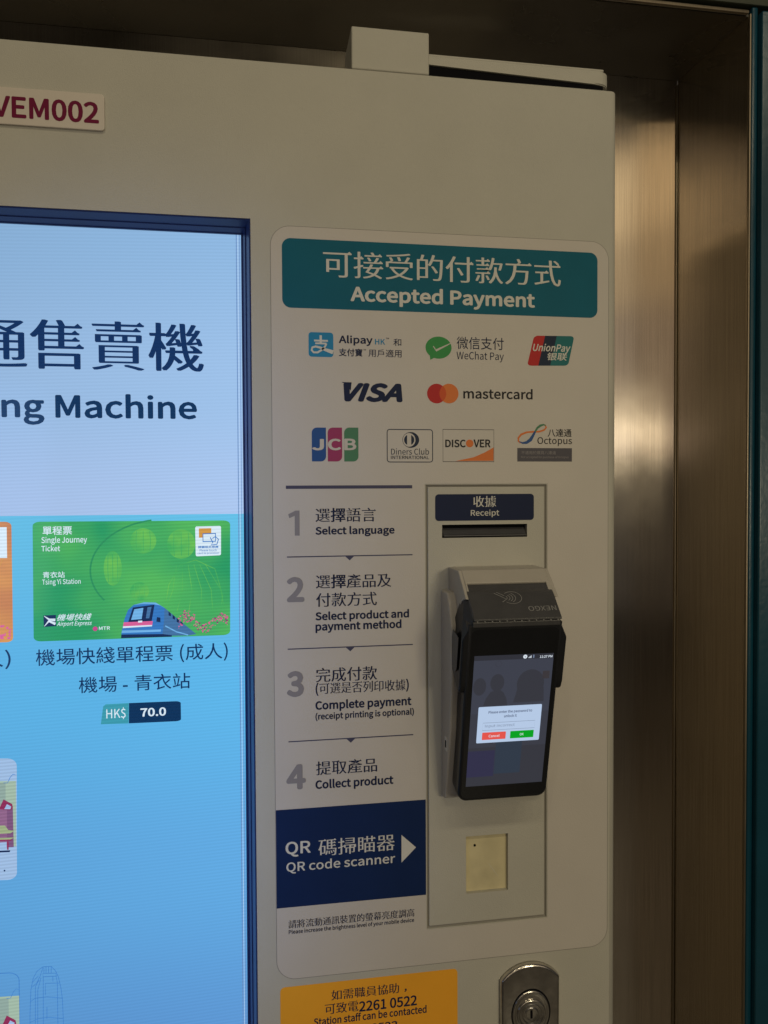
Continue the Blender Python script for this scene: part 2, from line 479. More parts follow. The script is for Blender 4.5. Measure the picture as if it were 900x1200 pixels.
GLYPHS = {
    ' ': (235, ''),
    '$': (583, '262,-129 331,-129 331,-11 427,25 490,94 513,193 461,334 348,412 235,474 184,569 216,652 303,683 382,665 445,617 497,673 426,731 331,761 331,878 262,878 262,759 172,726 113,659 91,564 143,436 255,362 368,294 419,187 386,99 287,66 188,89 106,144 61,78 151,18 262,-13'),
    '(': (355, '251,-206 310,-180 235,-22 191,149 176,327 191,503 235,674 310,832 251,859 186,739 138,611 107,475 97,327 107,178 138,41 186,-86'),
    ')': (355, '104,-206 169,-86 217,41 248,178 258,327 248,475 217,611 169,739 104,859 44,832 119,674 165,503 180,327 165,149 119,-22 44,-180'),
    ',': (292, '79,-200 161,-147 213,-73 232,20 211,103 151,132 100,114 79,65 100,16 149,-2 161,-1 132,-85 56,-143'),
    '.': (292, '146,-14 195,6 215,59 195,112 146,132 97,112 77,59 97,6'),
    '0': (583, '292,-14 391,11 467,86 515,211 532,388 515,562 467,686 391,759 292,784 193,759 117,686 69,562 53,388 69,211 117,86 193,11/292,64 215,98 164,203 145,388 164,571 215,675 292,708 369,675 420,571 439,388 420,203 369,98'),
    '1': (583, '92,0 515,0 515,80 360,80 360,770 287,770 127,715 127,654 265,654 265,80 92,80'),
    '2': (583, '46,0 530,0 530,83 317,83 191,76 315,201 410,323 472,441 494,558 466,677 388,755 269,784 180,770 107,731 42,671 98,617 170,681 257,706 364,663 399,554 378,450 313,335 203,205 46,57'),
    '3': (583, '276,-14 402,13 490,88 524,206 502,299 444,364 361,401 361,407 460,475 498,591 469,695 389,761 273,784 155,758 59,692 110,631 183,685 270,706 365,673 400,584 380,509 313,457 187,437 187,363 328,344 404,291 426,209 383,105 270,66 159,93 80,154 30,92 90,40 171,1'),
    '4': (583, '357,0 447,0 447,212 550,212 550,289 447,289 447,770 341,770 21,275 21,212 357,212/357,289 121,289 296,551 358,665 362,665 357,525'),
    '5': (583, '275,-14 398,17 491,107 527,250 495,389 412,470 295,496 180,465 200,688 489,688 489,770 116,770 90,411 142,378 270,423 354,402 410,342 430,248 407,151 349,88 266,66 154,92 77,151 28,88 89,39 169,1'),
    '6': (583, '316,-14 427,18 507,105 538,236 511,371 437,451 324,478 232,453 149,386 179,574 250,675 348,705 415,689 470,646 524,705 448,762 343,784 236,761 145,689 82,560 59,368 78,201 132,82 214,10/151,309 231,384 308,407 385,386 431,327 446,236 409,110 316,62 233,90 177,174'),
    '7': (583, '208,0 308,0 323,206 358,382 424,546 534,712 534,770 51,770 51,688 425,688 330,533 265,375 226,201'),
    ':': (292, '146,410 195,430 215,483 195,536 146,557 97,536 77,483 97,430/146,-14 195,6 215,59 195,112 146,132 97,112 77,59 97,6'),
    'A': (639, '4,0 102,0 176,235 458,235 532,0 634,0 373,770 265,770/201,312 238,431 315,691 319,691 397,431 434,312'),
    'B': (690, '106,0 351,0 503,25 605,100 643,226 623,316 568,377 486,410 486,415 570,478 599,582 565,691 472,751 334,770 106,770/203,443 203,693 321,693 422,681 483,642 503,569 484,502 424,458 317,443/203,78 203,368 337,368 452,353 523,307 547,229 522,144 450,94 337,78'),
    'C': (670, '396,-14 488,-1 566,37 632,97 579,159 499,95 400,71 273,110 190,219 161,388 191,554 276,661 403,699 492,678 561,626 613,689 526,755 402,784 267,756 158,677 87,552 61,384 86,217 156,92 263,13'),
    'D': (723, '106,0 303,0 456,26 569,102 637,224 661,388 637,551 568,671 455,745 298,770 106,770/203,80 203,691 290,691 441,656 531,553 561,388 531,221 441,116 290,80'),
    'E': (619, '106,0 561,0 561,83 203,83 203,363 495,363 495,446 203,446 203,688 549,688 549,770 106,770'),
    'G': (724, '409,-14 547,12 646,76 646,399 393,399 393,318 557,318 557,117 496,83 418,71 278,110 191,219 161,388 193,554 281,661 417,699 514,677 583,626 636,689 548,754 414,784 273,756 161,677 87,552 61,384 87,217 159,92 269,13'),
    'H': (765, '106,0 203,0 203,363 562,363 562,0 660,0 660,770 562,770 562,447 203,447 203,770 106,770'),
    'I': (308, '106,0 203,0 203,770 106,770'),
    'J': (562, '249,-14 371,19 440,104 461,226 461,770 363,770 363,235 333,110 239,71 165,92 106,159 37,108 90,41 161,0'),
    'K': (679, '106,0 203,0 203,244 335,401 566,0 674,0 396,478 638,770 527,770 205,383 203,383 203,770 106,770'),
    'L': (570, '106,0 540,0 540,83 203,83 203,770 106,770'),
    'M': (853, '106,0 193,0 193,426 181,653 185,653 247,478 393,78 458,78 603,478 665,653 669,653 657,426 657,0 747,0 747,770 630,770 483,358 430,197 425,197 370,358 223,770 106,770'),
    'N': (759, '106,0 197,0 197,404 186,645 190,645 273,486 554,0 653,0 653,770 561,770 561,370 575,126 569,126 486,285 205,770 106,770'),
    'O': (779, '390,-14 523,14 627,94 694,221 718,388 694,554 627,678 523,756 390,784 257,756 153,678 85,554 61,388 85,221 153,94 257,14/390,71 269,111 189,220 161,388 189,554 269,661 390,699 511,661 590,554 619,388 590,220 511,111'),
    'P': (665, '106,0 203,0 203,307 330,307 479,332 577,410 613,544 577,677 477,749 326,770 106,770/203,386 203,691 313,691 426,678 494,632 517,544 495,454 429,402 317,386'),
    'Q': (779, '390,67 269,107 189,217 161,388 189,554 269,661 390,699 511,661 590,554 619,388 590,217 511,107/625,-193 735,-175 716,-101 636,-112 523,-87 446,-9 558,33 644,117 699,236 718,388 694,554 627,678 523,756 390,784 257,756 153,678 85,554 61,388 81,233 139,113 228,30 342,-11 403,-105 498,-169'),
    'R': (667, '203,404 203,691 332,691 434,678 497,635 519,555 497,471 434,421 332,404/528,0 638,0 442,337 533,378 594,450 616,555 581,681 486,750 347,770 106,770 106,0 203,0 203,327 341,327'),
    'S': (626, '319,-14 459,16 549,94 581,205 560,300 503,366 422,411 313,458 226,504 185,587 224,668 329,699 426,679 504,627 555,689 456,757 329,784 204,757 118,685 86,580 111,485 170,422 243,382 353,334 445,283 482,196 439,106 320,71 205,98 108,167 50,100 125,40 216,0'),
    'T': (629, '266,0 363,0 363,688 597,688 597,770 33,770 33,688 266,688'),
    'U': (757, '379,-14 488,3 576,59 634,161 655,317 655,770 562,770 562,315 537,170 472,94 379,71 288,94 224,170 200,315 200,770 103,770 103,317 124,161 182,59 270,3'),
    'V': (604, '247,0 359,0 604,770 505,770 381,353 307,99 303,99 228,353 103,770 1,770'),
    'W': (922, '190,0 306,0 420,464 459,640 463,640 501,464 618,0 735,0 894,770 801,770 718,351 676,101 670,101 616,351 508,770 419,770 313,351 258,101 254,101 208,351 127,770 27,770'),
    'X': (602, '18,0 121,0 231,208 293,333 297,333 363,208 478,0 585,0 359,393 569,770 467,770 364,574 310,460 306,460 245,574 140,770 33,770 243,398'),
    'Y': (558, '230,0 327,0 327,298 559,770 458,770 359,553 282,383 277,383 202,553 102,770 -1,770 230,298'),
    'a': (591, '228,-14 328,10 417,68 420,68 429,0 507,0 507,351 487,475 423,556 310,585 183,560 86,511 123,444 201,486 294,505 388,461 412,361 213,321 99,252 62,148 84,60 142,5/255,64 184,85 154,154 178,219 260,267 412,297 412,139 333,83'),
    'b': (649, '348,-14 470,23 560,127 596,294 569,448 493,549 369,585 275,562 189,505 193,607 193,836 97,836 97,0 173,0 182,59 186,59 266,6/332,67 267,80 193,126 193,426 271,484 345,504 432,478 481,404 496,293 474,172 416,94'),
    'c': (536, '321,-14 420,6 506,58 464,123 403,83 330,66 237,94 176,170 153,285 177,400 240,476 333,504 394,491 446,455 495,518 425,565 329,585 192,549 93,447 55,285 90,123 185,22'),
    'd': (651, '291,-14 387,10 464,67 467,67 476,0 555,0 555,836 458,836 458,617 463,519 389,567 303,585 181,548 91,445 56,285 85,123 166,21/312,67 227,93 173,168 154,286 177,400 236,477 319,504 389,490 458,444 458,145 387,86'),
    'e': (582, '328,-14 431,3 515,44 481,108 338,63 243,88 177,157 149,263 534,263 538,317 511,459 434,552 310,585 186,549 92,445 55,285 92,124 189,22/148,331 178,427 236,488 312,508 388,488 437,428 454,331'),
    'f': (341, '35,493 112,493 112,0 208,0 208,493 329,493 329,570 208,570 208,661 228,744 289,773 353,757 374,832 278,850 185,827 130,762 112,662 112,570 35,565'),
    'g': (592, '289,-263 442,-235 542,-163 578,-65 555,12 489,56 379,70 267,70 188,88 167,132 178,172 204,201 288,181 394,205 469,274 497,379 484,447 451,497 567,497 567,570 369,570 288,585 182,560 104,490 75,381 98,290 149,228 149,224 106,181 86,118 101,61 138,24 138,19 75,-39 54,-110 84,-193 166,-245/288,246 203,282 167,381 203,480 288,515 374,480 410,381 374,282/303,-196 181,-169 138,-97 151,-47 195,0 269,-8 368,-8 454,-25 483,-81 434,-161'),
    'h': (638, '97,0 193,0 193,414 270,479 349,501 431,465 457,349 457,0 553,0 553,361 534,484 477,559 378,585 274,557 189,489 193,607 193,836 97,836'),
    'i': (289, '97,0 193,0 193,570 97,570/145,688 191,705 209,752 191,797 145,814 99,797 82,752 99,705'),
    'k': (580, '97,0 191,0 191,150 298,275 465,0 569,0 354,340 544,570 437,570 195,270 191,270 191,836 97,836'),
    'l': (298, '197,-14 253,-5 239,68 220,66 201,76 193,107 193,836 97,836 97,113 120,20'),
    'm': (973, '97,0 193,0 193,414 268,480 336,501 416,465 442,349 442,0 538,0 538,414 613,480 682,501 762,465 788,349 788,0 883,0 883,361 865,484 808,559 711,585 613,554 522,476 468,556 364,585 269,557 187,487 185,487 175,570 97,570'),
    'n': (641, '97,0 193,0 193,414 270,479 349,501 431,465 457,349 457,0 553,0 553,361 534,484 477,559 378,585 274,557 187,487 185,487 175,570 97,570'),
    'o': (637, '318,-14 449,22 545,123 582,285 545,447 449,549 318,585 188,549 92,447 55,285 92,123 188,22/318,66 232,94 174,170 153,285 174,400 232,476 318,504 405,476 463,400 484,285 463,170 405,94'),
    'p': (651, '97,-241 193,-241 193,-47 190,53 269,3 348,-14 470,23 560,127 596,294 569,448 493,549 369,585 272,561 187,504 185,504 175,570 97,570/332,67 267,80 193,126 193,426 272,484 345,504 432,478 481,404 496,293 474,172 416,94'),
    'r': (408, '97,0 193,0 193,367 261,469 336,499 392,489 410,572 349,585 259,553 187,466 185,466 175,570 97,570'),
    's': (492, '246,-14 359,10 429,71 453,155 426,242 361,294 279,329 194,367 157,428 182,486 263,511 392,460 438,520 360,566 262,585 155,563 88,505 65,423 90,344 153,292 231,258 320,217 361,150 334,87 249,61 158,80 80,129 34,65 129,9'),
    't': (396, '275,-14 381,7 362,80 297,64 228,93 209,173 209,493 364,493 364,570 209,570 209,731 129,731 119,570 28,565 28,493 113,493 113,176 129,76 180,10'),
    'u': (638, '264,-14 367,15 452,89 455,89 462,0 542,0 542,570 446,570 446,166 371,92 292,69 210,105 185,221 185,570 88,570 88,209 107,86 164,12'),
    'v': (547, '220,0 332,0 534,570 439,570 331,246 278,78 273,78 221,246 113,570 14,570'),
    'w': (842, '187,0 298,0 379,306 418,472 423,472 462,308 544,0 661,0 815,570 723,570 640,241 605,82 600,82 560,241 471,570 377,570 288,241 250,82 245,82 211,241 126,570 28,570'),
    'x': (523, '16,0 117,0 193,133 251,235 256,235 318,133 402,0 507,0 319,288 493,570 393,570 322,445 272,350 267,350 211,445 134,570 30,570 204,297'),
    'y': (547, '106,-246 203,-219 272,-149 319,-48 534,570 440,570 337,254 291,92 286,92 229,254 113,570 14,570 243,-1 230,-44 181,-132 102,-167 58,-158 39,-234'),
}

def outline_mesh(c):
    o = bpy.data.objects.new('writing', c)
    COL.objects.link(o)
    bpy.context.view_layer.update()
    me = bpy.data.meshes.new_from_object(o.evaluated_get(bpy.context.evaluated_depsgraph_get()))
    vs = [(v.co.x, v.co.y) for v in me.vertices]
    fs = [tuple(p.vertices) for p in me.polygons]
    bpy.data.objects.remove(o)
    bpy.data.curves.remove(c)
    bpy.data.meshes.remove(me)
    return vs, fs

def han_glyph(ch, res, song, cache={}):
    """one Chinese character; for Song style the strokes are thinned as far as the outline allows"""
    key = (ch, res, song)
    if key in cache:
        return cache[key]
    def fill(off):
        c = bpy.data.curves.new('writing', 'FONT')
        c.body = ch
        c.size = 1
        c.offset = off
        c.resolution_u = res
        return outline_mesh(c)
    def area(vf):
        a = 0
        for f in vf[1]:
            q = [vf[0][i] for i in f]
            a += abs(sum(q[k-1][0]*q[k][1]-q[k][0]*q[k-1][1] for k in range(len(q))))/2
        return a
    def rim(vf):
        n = {}
        for f in vf[1]:
            for k in range(len(f)):
                e = tuple(sorted((f[k-1], f[k])))
                n[e] = n.get(e, 0)+1
        return sum(math.dist(vf[0][a], vf[0][b]) for (a, b), m in n.items() if m == 1)
    vf = fill(0)
    if song:
        a0, p0 = area(vf), rim(vf)
        for off in (-0.013, -0.0115, -0.010, -0.0085, -0.007, -0.0055, -0.004):
            t = fill(off)
            want = a0 + off*p0
            if abs(area(t)-want) < 0.06*a0:
                vf = t
                break
    cache[key] = vf
    return vf

def text_data(s, song=False, shear=0.0, res=4):
    """2-D outline mesh of a line of writing at about unit size"""
    vs, fs, extra = [], [], []
    x = 0.0
    for ch in s:
        if ch in GLYPHS:                       # Latin letters from the outlines above
            w, loops = GLYPHS[ch]
            w /= 1000.0
            gv, gf = [], []
            if loops:
                c = bpy.data.curves.new('writing', 'CURVE')
                c.dimensions = '2D'
                c.fill_mode = 'FRONT'
                for lp in loops.split('/'):
                    pts = [tuple(int(q) for q in p.split(',')) for p in lp.split()]
                    sp = c.splines.new('POLY')
                    sp.points.add(len(pts)-1)
                    for q, (px, pz) in zip(sp.points, pts):
                        q.co = (px/1000.0, pz/1000.0, 0, 1)
                    sp.use_cyclic_u = True
                gv, gf = outline_mesh(c)
        else:
            w = 0.35 if ch == '-' else 1.0
            gv, gf = han_glyph(ch, res, song)
            if song:
                extra += [[(x+p, q) for p, q in t] for t in wedges(gv, gf)]
        n = len(vs)
        vs += [(x+p+shear*q, q) for p, q in gv]
        fs += [tuple(n+i for i in f) for f in gf]
        x += w
    return vs, fs, extra

def wedges(vs, fs):
    """Song style: a wedge at the right end of each level stroke"""
    extra = []
    cnt = {}
    for f in fs:
        for i in range(len(f)):
            cnt.setdefault(tuple(sorted((f[i], f[(i+1) % len(f)]))), []).append(f)
    be = [(k, v[0]) for k, v in cnt.items() if len(v) == 1]
    nb = {}
    for (a, b), _ in be:
        nb.setdefault(a, []).append(b)
        nb.setdefault(b, []).append(a)
    for (a, b), f in be:
        (ax, ay), (bx, by) = vs[a], vs[b]
        if abs(ax-bx) < 0.012 and 0.012 < abs(ay-by) < 0.10 and sum(vs[i][0] for i in f)/len(f) < ax:
            t, l = (a, b) if ay > by else (b, a)
            tn = [q for q in nb[t] if q != l]
            if tn and abs(vs[tn[0]][1]-vs[t][1]) < 0.012 and vs[t][0]-vs[tn[0]][0] > 0.10:
                x, y = vs[t]
                extra.append([(x+0.035, y-0.03), (x-0.045, y+0.055), (x-0.115, y-0.004)])
    return extra

def write(name, s, bbox, mat, parent, y=-0.5, weight=0.0, song=False, shear=0.0, res=4, rot180=False, spread=0.024):
    """writing fitted to its ink box (x0, x1, z0, z1) in mm on the plane y"""
    x0, x1, z0, z1 = bbox
    vs, fs, extra = text_data(s, song, shear, res)
    w = max(0.0, weight)
    if song:
        layers = [(spread*k/3.0, (w if k % 2 else -w) if k < 3 else 0) for k in range(-3, 4)]
    elif w > 0:
        layers = [(w*math.cos(a*math.pi/4), w*math.sin(a*math.pi/4)) for a in range(8)] + [(0, 0)]
    else:
        layers = [(0, 0)]
    mx = max(abs(d[0]) for d in layers)
    my = max(abs(d[1]) for d in layers)
    xs = [v[0] for v in vs]
    ys = [v[1] for v in vs]
    ax, bx, ay, by = min(xs)-mx, max(xs)+mx, min(ys)-my, max(ys)+my
    sx, sz = (x1-x0)/(bx-ax), (z1-z0)/(by-ay)
    def T(a, b):
        u, v = (a-ax)*sx, (b-ay)*sz
        if rot180:
            return (x1-u)*MM, (z1-v)*MM
        return (x0+u)*MM, (z0+v)*MM
    bm = bmesh.new()
    for k, (dx, dy) in enumerate(layers):
        vv = []
        for a, b in vs:
            p = T(a+dx, b+dy)
            vv.append(bm.verts.new((p[0], (y-0.006*k)*MM, p[1])))
        for f in fs:
            try:
                bm.faces.new([vv[i] for i in f])
            except ValueError:
                pass
    for t in extra:
        q = [T(*v) for v in t]
        bm.faces.new([bm.verts.new((p[0], (y-0.05)*MM, p[1])) for p in q])
    bm.normal_update()
    for f in bm.faces:
        if f.normal.y > 0:
            f.normal_flip()
    return build(name, bm, mat, parent)

def cut(o, cutters):
    """boolean openings in a solid"""
    for c in cutters:
        md = o.modifiers.new('cut', 'BOOLEAN')
        md.operation = 'DIFFERENCE'
        md.solver = 'EXACT'
        md.object = c
    bpy.context.view_layer.update()
    me = bpy.data.meshes.new_from_object(o.evaluated_get(bpy.context.evaluated_depsgraph_get()))
    o.modifiers.clear()
    old = o.data
    o.data = me
    bpy.data.meshes.remove(old)
    for c in cutters:
        d = c.data
        bpy.data.objects.remove(c)
        bpy.data.meshes.remove(d)

def cutter(x0, x1, y0, y1, z0, z1):
    bm = bmesh.new()
    box(bm, x0, x1, y0, y1, z0, z1)
    return build('cutter', bm, 'paint')

# ================================================================== THE SETTING
FLOOR = -1300.0
bm = bmesh.new()
box(bm, -6000, 6000, -7000, 3000, FLOOR-40, FLOOR)
o = build('floor', bm, 'floor')
o['kind'] = 'structure'

YF, YB, ZS = 120.0, 250.0, 545.0
XF, XB = 436.0, 425.0
alc = thing('steel_alcove', 'brushed stainless steel alcove lining round the ticket machine', 'alcove', (0, YB, FLOOR))
def apart(name, bm, mat, smooth=False):
    for v in bm.verts:
        v.co -= Vector((0, YB*MM, FLOOR*MM))
    return build(name, bm, mat, alc, smooth)
bm = bmesh.new()
box(bm, -900, XB-0.5, YB, YB+6, FLOOR+0.5, ZS+5)
apart('back_panel', bm, 'steel')
bm = bmesh.new()
f = [bm.verts.new((x*MM, y*MM, z*MM)) for x, y, z in ((XB, YB, FLOOR+.5), (XF, YF+3, FLOOR+.5), (XF+6, YF+3, FLOOR+.5), (XB+6, YB+6, FLOOR+.5), (XB, YB, ZS+2), (XF, YF+3, ZS+2), (XF+6, YF+3, ZS+2), (XB+6, YB+6, ZS+2))]
for q in ((0, 1, 5, 4), (1, 2, 6, 5), (2, 3, 7, 6), (3, 0, 4, 7), (4, 5, 6, 7), (3, 2, 1, 0)):
    bm.faces.new([f[i] for i in q])
bmesh.ops.recalc_face_normals(bm, faces=bm.faces)
apart('side_panel', bm, 'steel')
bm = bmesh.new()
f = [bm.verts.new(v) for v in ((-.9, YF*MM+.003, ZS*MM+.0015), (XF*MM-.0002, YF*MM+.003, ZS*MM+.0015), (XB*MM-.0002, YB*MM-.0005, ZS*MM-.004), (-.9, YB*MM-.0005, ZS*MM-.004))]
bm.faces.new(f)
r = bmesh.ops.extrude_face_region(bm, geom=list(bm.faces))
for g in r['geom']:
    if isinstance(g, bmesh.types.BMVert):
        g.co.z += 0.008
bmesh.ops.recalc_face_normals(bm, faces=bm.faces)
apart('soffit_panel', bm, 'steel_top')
bm = bmesh.new()
box(bm, XF-0.9, XF+1.3, YF-2, YF+2.5, FLOOR+1, ZS+2.5, bev=0.6)
apart('edge_trim', bm, 'trim', True)
bm = bmesh.new()
box(bm, -900, XF-2, YF-2, YF+2.5, ZS+2.4, ZS+6, bev=0.6)
apart('edge_trim', bm, 'trim', True)
bm = bmesh.new()
box(bm, XB-2.4, XB-0.3, YB-2.4, YB-0.3, FLOOR+1, ZS-10, bev=0.8)      # the bead that closes the corner
apart('corner_bead', bm, 'trim', True)

post = thing('teal_doorpost', 'glossy teal painted post beside the steel alcove', 'post', (470, YF, FLOOR))
bm = bmesh.new()
box(bm, XF+1.8-470, 445-470, -2, 60, 1, ZS+10-FLOOR, bev=1.5)
build('inner_strip', bm, 'tealpaint', post, True)
bm = bmesh.new()
box(bm, 445.3-470, 1500-470, -9, 60, 1, ZS+3-FLOOR, bev=2.2, seg=3)
build('face_board', bm, 'tealpaint', post, True)
lt = thing('dark_lintel', 'dark greenish lintel board above the steel alcove', 'lintel', (0, YF, ZS))
bm = bmesh.new()
box(bm, -900, 1500, -4, 60, 11, 260, bev=1.5)
build('lintel_board', bm, 'lintel', lt)
bm = bmesh.new()
box(bm, -900, 1500, -10, 50, 262, 330, bev=2)
build('lintel_cap', bm, 'lintel', lt)

# ================================================================== THE TICKET MACHINE
XR, ZT = 219.8, 385.0
XL = -690.0
vm = thing('ticket_machine', 'light grey ticket vending machine with tall bright touch display', 'ticket machine', (0, 0, 0))
bm = bmesh.new()
box(bm, XL, XR, 0, 20, FLOOR+60, ZT)
def sel(fn):
    return [e for e in bm.edges if all(fn(v.co/MM) for v in e.verts)]
es = sel(lambda c: abs(c.x-XR) < .1 and abs(c.y) < .1) + sel(lambda c: abs(c.x-XL) < .1 and abs(c.y) < .1)
bmesh.ops.bevel(bm, geom=es, offset=6.5*MM, segments=6, affect='EDGES', profile=0.5)
es = [e for e in bm.edges if all(abs(v.co.z/MM-ZT) < .1 for v in e.verts)]
bmesh.ops.bevel(bm, geom=es, offset=1.6*MM, segments=3, affect='EDGES', profile=0.5)
DX0, DX1, DZ0, DZ1 = -580.0, -114.2, -760.0, 251.4        # display opening
GX0, GX1, GZ0, GZ1 = 37.6, 151.2, -378.2, 24.0            # access panel opening
door = build('front_door', bm, 'paint', vm)
cut(door, [cutter(DX0, DX1, -30, 60, DZ0, DZ1), cutter(GX0, GX1, -30, 60, GZ0, GZ1)])
for p in door.data.polygons:
    p.use_smooth = abs(p.normal.y) < 0.999 and abs(p.normal.x) < 0.999 and abs(p.normal.z) < 0.999
bm = bmesh.new()
box(bm, XL+6, XR-5, 34, YB-4, FLOOR+1, ZT-3)
cab = build('cabinet', bm, 'paint', vm)
bm = bmesh.new()
box(bm, XL+14, XR-5, 20.2, 33.8, FLOOR+70, ZT+7)
gsk = build('door_gasket', bm, 'gap', vm)
cut(gsk, [cutter(DX0-4, DX1+4, 0, 60, DZ0-4, DZ1+4), cutter(GX0-4, GX1+4, 0, 60, GZ0-4, GZ1+4)])
# the lid that overhangs the top, seen as a pale strip over a dark gap
bm = bmesh.new()
pts = [(XR-1.2, 56)] + [(XR-13.2+12*math.cos(math.radians(t)), 22-12*math.sin(math.radians(t))) for t in (0, 18, 36, 54, 72, 90)] + [(30, 10), (30, 56)]
n = len(pts)
a = [bm.verts.new((x*MM, y*MM, (400.2 - 5.6*(x-30)/190)*MM)) for x, y in pts]
b = [bm.verts.new((x*MM, y*MM, 407.6*MM)) for x, y in pts]
bm.faces.new(a)
bm.faces.new(b[::-1])
for i in range(n):
    bm.faces.new((a[i], b[i], b[(i+1) % n], a[(i+1) % n]))
bmesh.ops.recalc_face_normals(bm, faces=bm.faces)
es = [e for e in bm.edges if abs(e.verts[0].co.z-e.verts[1].co.z) < 0.004 and min(v.co.y for v in e.verts) < .05]
bmesh.ops.bevel(bm, geom=es, offset=0.9*MM, segments=2, affect='EDGES')
build('lid_flange', bm, 'paint', vm)
bm = bmesh.new()
box(bm, 30, XR-8, 12, 50, 408.2, 410.2, bev=.5)
build('lid_trim', bm, 'paint', vm)
bm = bmesh.new()
side = [(x, 399.6 - 5.6*(x-30)/190) for x in (31, XR-9)]
extrude(bm, [(31, 386.0), (XR-9, 386.0), side[1], side[0]], 11.5, 19.8)
build('lid_gap_shade', bm, 'gap', vm)  # black block put in to paint the shade in the gap
bm = bmesh.new()
box(bm, -20, XR-6, 58, YB-6, ZT-2.5, 417, bev=1)
build('lid', bm, 'paint', vm)

# ------------------------------------------------------------------ display
disp = build('display', (lambda b: (poly(b, [(DX0+8, -0.9), (-122.6, -0.9), (-122.6, 243.8), (DX0+8, 243.8)], 20, 0),
                                    poly(b, [(DX0+8, -750), (-124.0, -750), (-122.6, -0.9), (DX0+8, -0.9)], 20, 1), b)[-1])(bmesh.new()), ['e_head', 'e_body'], vm)
bm = bmesh.new()
box(bm, DX0, DX1, 20.6, 24, DZ0, DZ1)                          # plate behind the picture
def frame_ring(bm, rings):
    """mitred frame: rings of (x0, x1, z0, z1, y) from the outer lip to the glass"""
    vv = [[bm.verts.new((x*MM, y*MM, z*MM)) for x, z in ((x0, z0), (x1, z0), (x1, z1), (x0, z1))] for x0, x1, z0, z1, y in rings]
    for a, b in zip(vv, vv[1:]):
        for k in range(4):
            bm.faces.new((a[k], a[(k+1) % 4], b[(k+1) % 4], b[k]))
    bmesh.ops.recalc_face_normals(bm, faces=bm.faces)
def inset(d, y):
    return (DX0+d, DX1-d, DZ0+d, DZ1-d, y)
frame_ring(bm, [inset(.1, 20), inset(.1, .6), inset(.7, .3), inset(1.3, .8), inset(4.2, 11.4), inset(4.4, 10.9), inset(4.9, 11.2), inset(7.0, 18.6), inset(7.6, 18.4), inset(8.0, 20.5)])
build('bezel', bm, 'bezel', disp)
# reflections in the glass edge, painted as light and dark hairlines
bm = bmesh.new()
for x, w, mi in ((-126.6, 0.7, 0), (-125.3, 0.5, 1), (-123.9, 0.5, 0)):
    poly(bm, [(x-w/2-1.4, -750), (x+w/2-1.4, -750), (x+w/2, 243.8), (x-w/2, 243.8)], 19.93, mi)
build('edge_reflection_line', bm, ['e_edgedark', 'e_edge'], disp)
YD = 19.9
def dpoly(bm, pts, mi, lift=0.0):
    poly(bm, pts, YD-lift, mi)
write('heading_lettering', '通售賣機', (-346.6,-155.4,123.3,165.0), 'e_navy', disp, YD, 0.008, True, spread=.030)
write('heading_lettering', 'ng Machine', (-321.8,-161.8,76.0,103.1), 'e_navy2', disp, YD, 0.028)

# the green ticket picture
bm = bmesh.new()
quad = [(-299.4,-108.0), (-135.4,-108.1), (-134.4,-6.6), (-298.7,-5.9)]
dpoly(bm, warp_quad(rrect(0, 1, 0, 1, 0.035, 4), quad), 0)
def q4(u, v):
    return warp_quad([(u, v)], quad)[0]
def zq(x, y):
    """point on the train's side, measured along the ticket picture"""
    return q4((x-113)/668.0, (468-y)/406.0)
# pale disc, lanterns and line drawing
cx, cz = q4(0.66, 0.58)
stroke(bm, [(x, z) for x, z in ell(cx, cz, 62, 44, 40, 100, 215)], 1.4, YD-.05, 9)
for (u, v, rx, rz) in ((0.55, 0.83, 11, 11), (0.395, 0.60, 7.5, 15), (0.53, 0.40, 8, 8), (0.745, 0.80, 12, 13)):
    x, z = q4(u, v)
    dpoly(bm, ell(x, z, rx, rz, 24), 1, .06)
    for k in (-0.5, 0, 0.5):
        stroke(bm, [(x+k*rx, z-rz*.8), (x+k*rx*1.1, z), (x+k*rx, z+rz*.8)], 0.5, YD-.1, 0)
for k in range(6):                                        # folds of a robe as fine lines
    p = [q4(0.72+0.03*k, 0.62), q4(0.70+0.05*k, 0.40), q4(0.66+0.062*k, 0.22)]
    stroke(bm, p, 0.45, YD-.08, 1)
stroke(bm, [q4(.66, .25), q4(.68, .45), q4(.74, .62), q4(.82, .66), q4(.92, .58), q4(.96, .35), q4(.95, .2)], 0.6, YD-.08, 1)
# touch-here badge
badge = [(-164.3,-37.9), (-142.6,-37.3), (-142.3,-11.3), (-164.5,-11.6)]
dpoly(bm, warp_quad(rrect(0, 1, 0, 1, .06, 3), badge), 2, .1)
B4 = lambda u, v: warp_quad([(u, v)], badge)[0]
dpoly(bm, [B4(.14, .62), B4(.62, .62), B4(.62, .93), B4(.14, .93)], 7, .14)
dpoly(bm, [B4(.28, .47), B4(.80, .47), B4(.80, .76), B4(.28, .76)], 3, .18)
dpoly(bm, [B4(.31, .50), B4(.77, .50), B4(.77, .73), B4(.31, .73)], 2, .22)
stroke(bm, [B4(.58, .62), B4(.68, .44), B4(.60, .36), B4(.84, .38), B4(.90, .55), B4(.78, .64), B4(.66, .58)], 0.8, YD-.26, 3)
# logo square with its two crossing sweeps
lg = [(-291.1,-95.7), (-281.1,-95.3), (-281.2,-85.7), (-291.2,-85.9)]
dpoly(bm, lg, 4, .1)
L4 = lambda u, v: warp_quad([(u, v)], lg)[0]
stroke(bm, [L4(.05, .95), L4(.45, .62), L4(.95, .55)], [.4, 1.6, 2.4], YD-.14, 2)
stroke(bm, [L4(.05, .05), L4(.42, .48), L4(.95, .2)], [.4, 1.8, 2.2], YD-.16, 2)
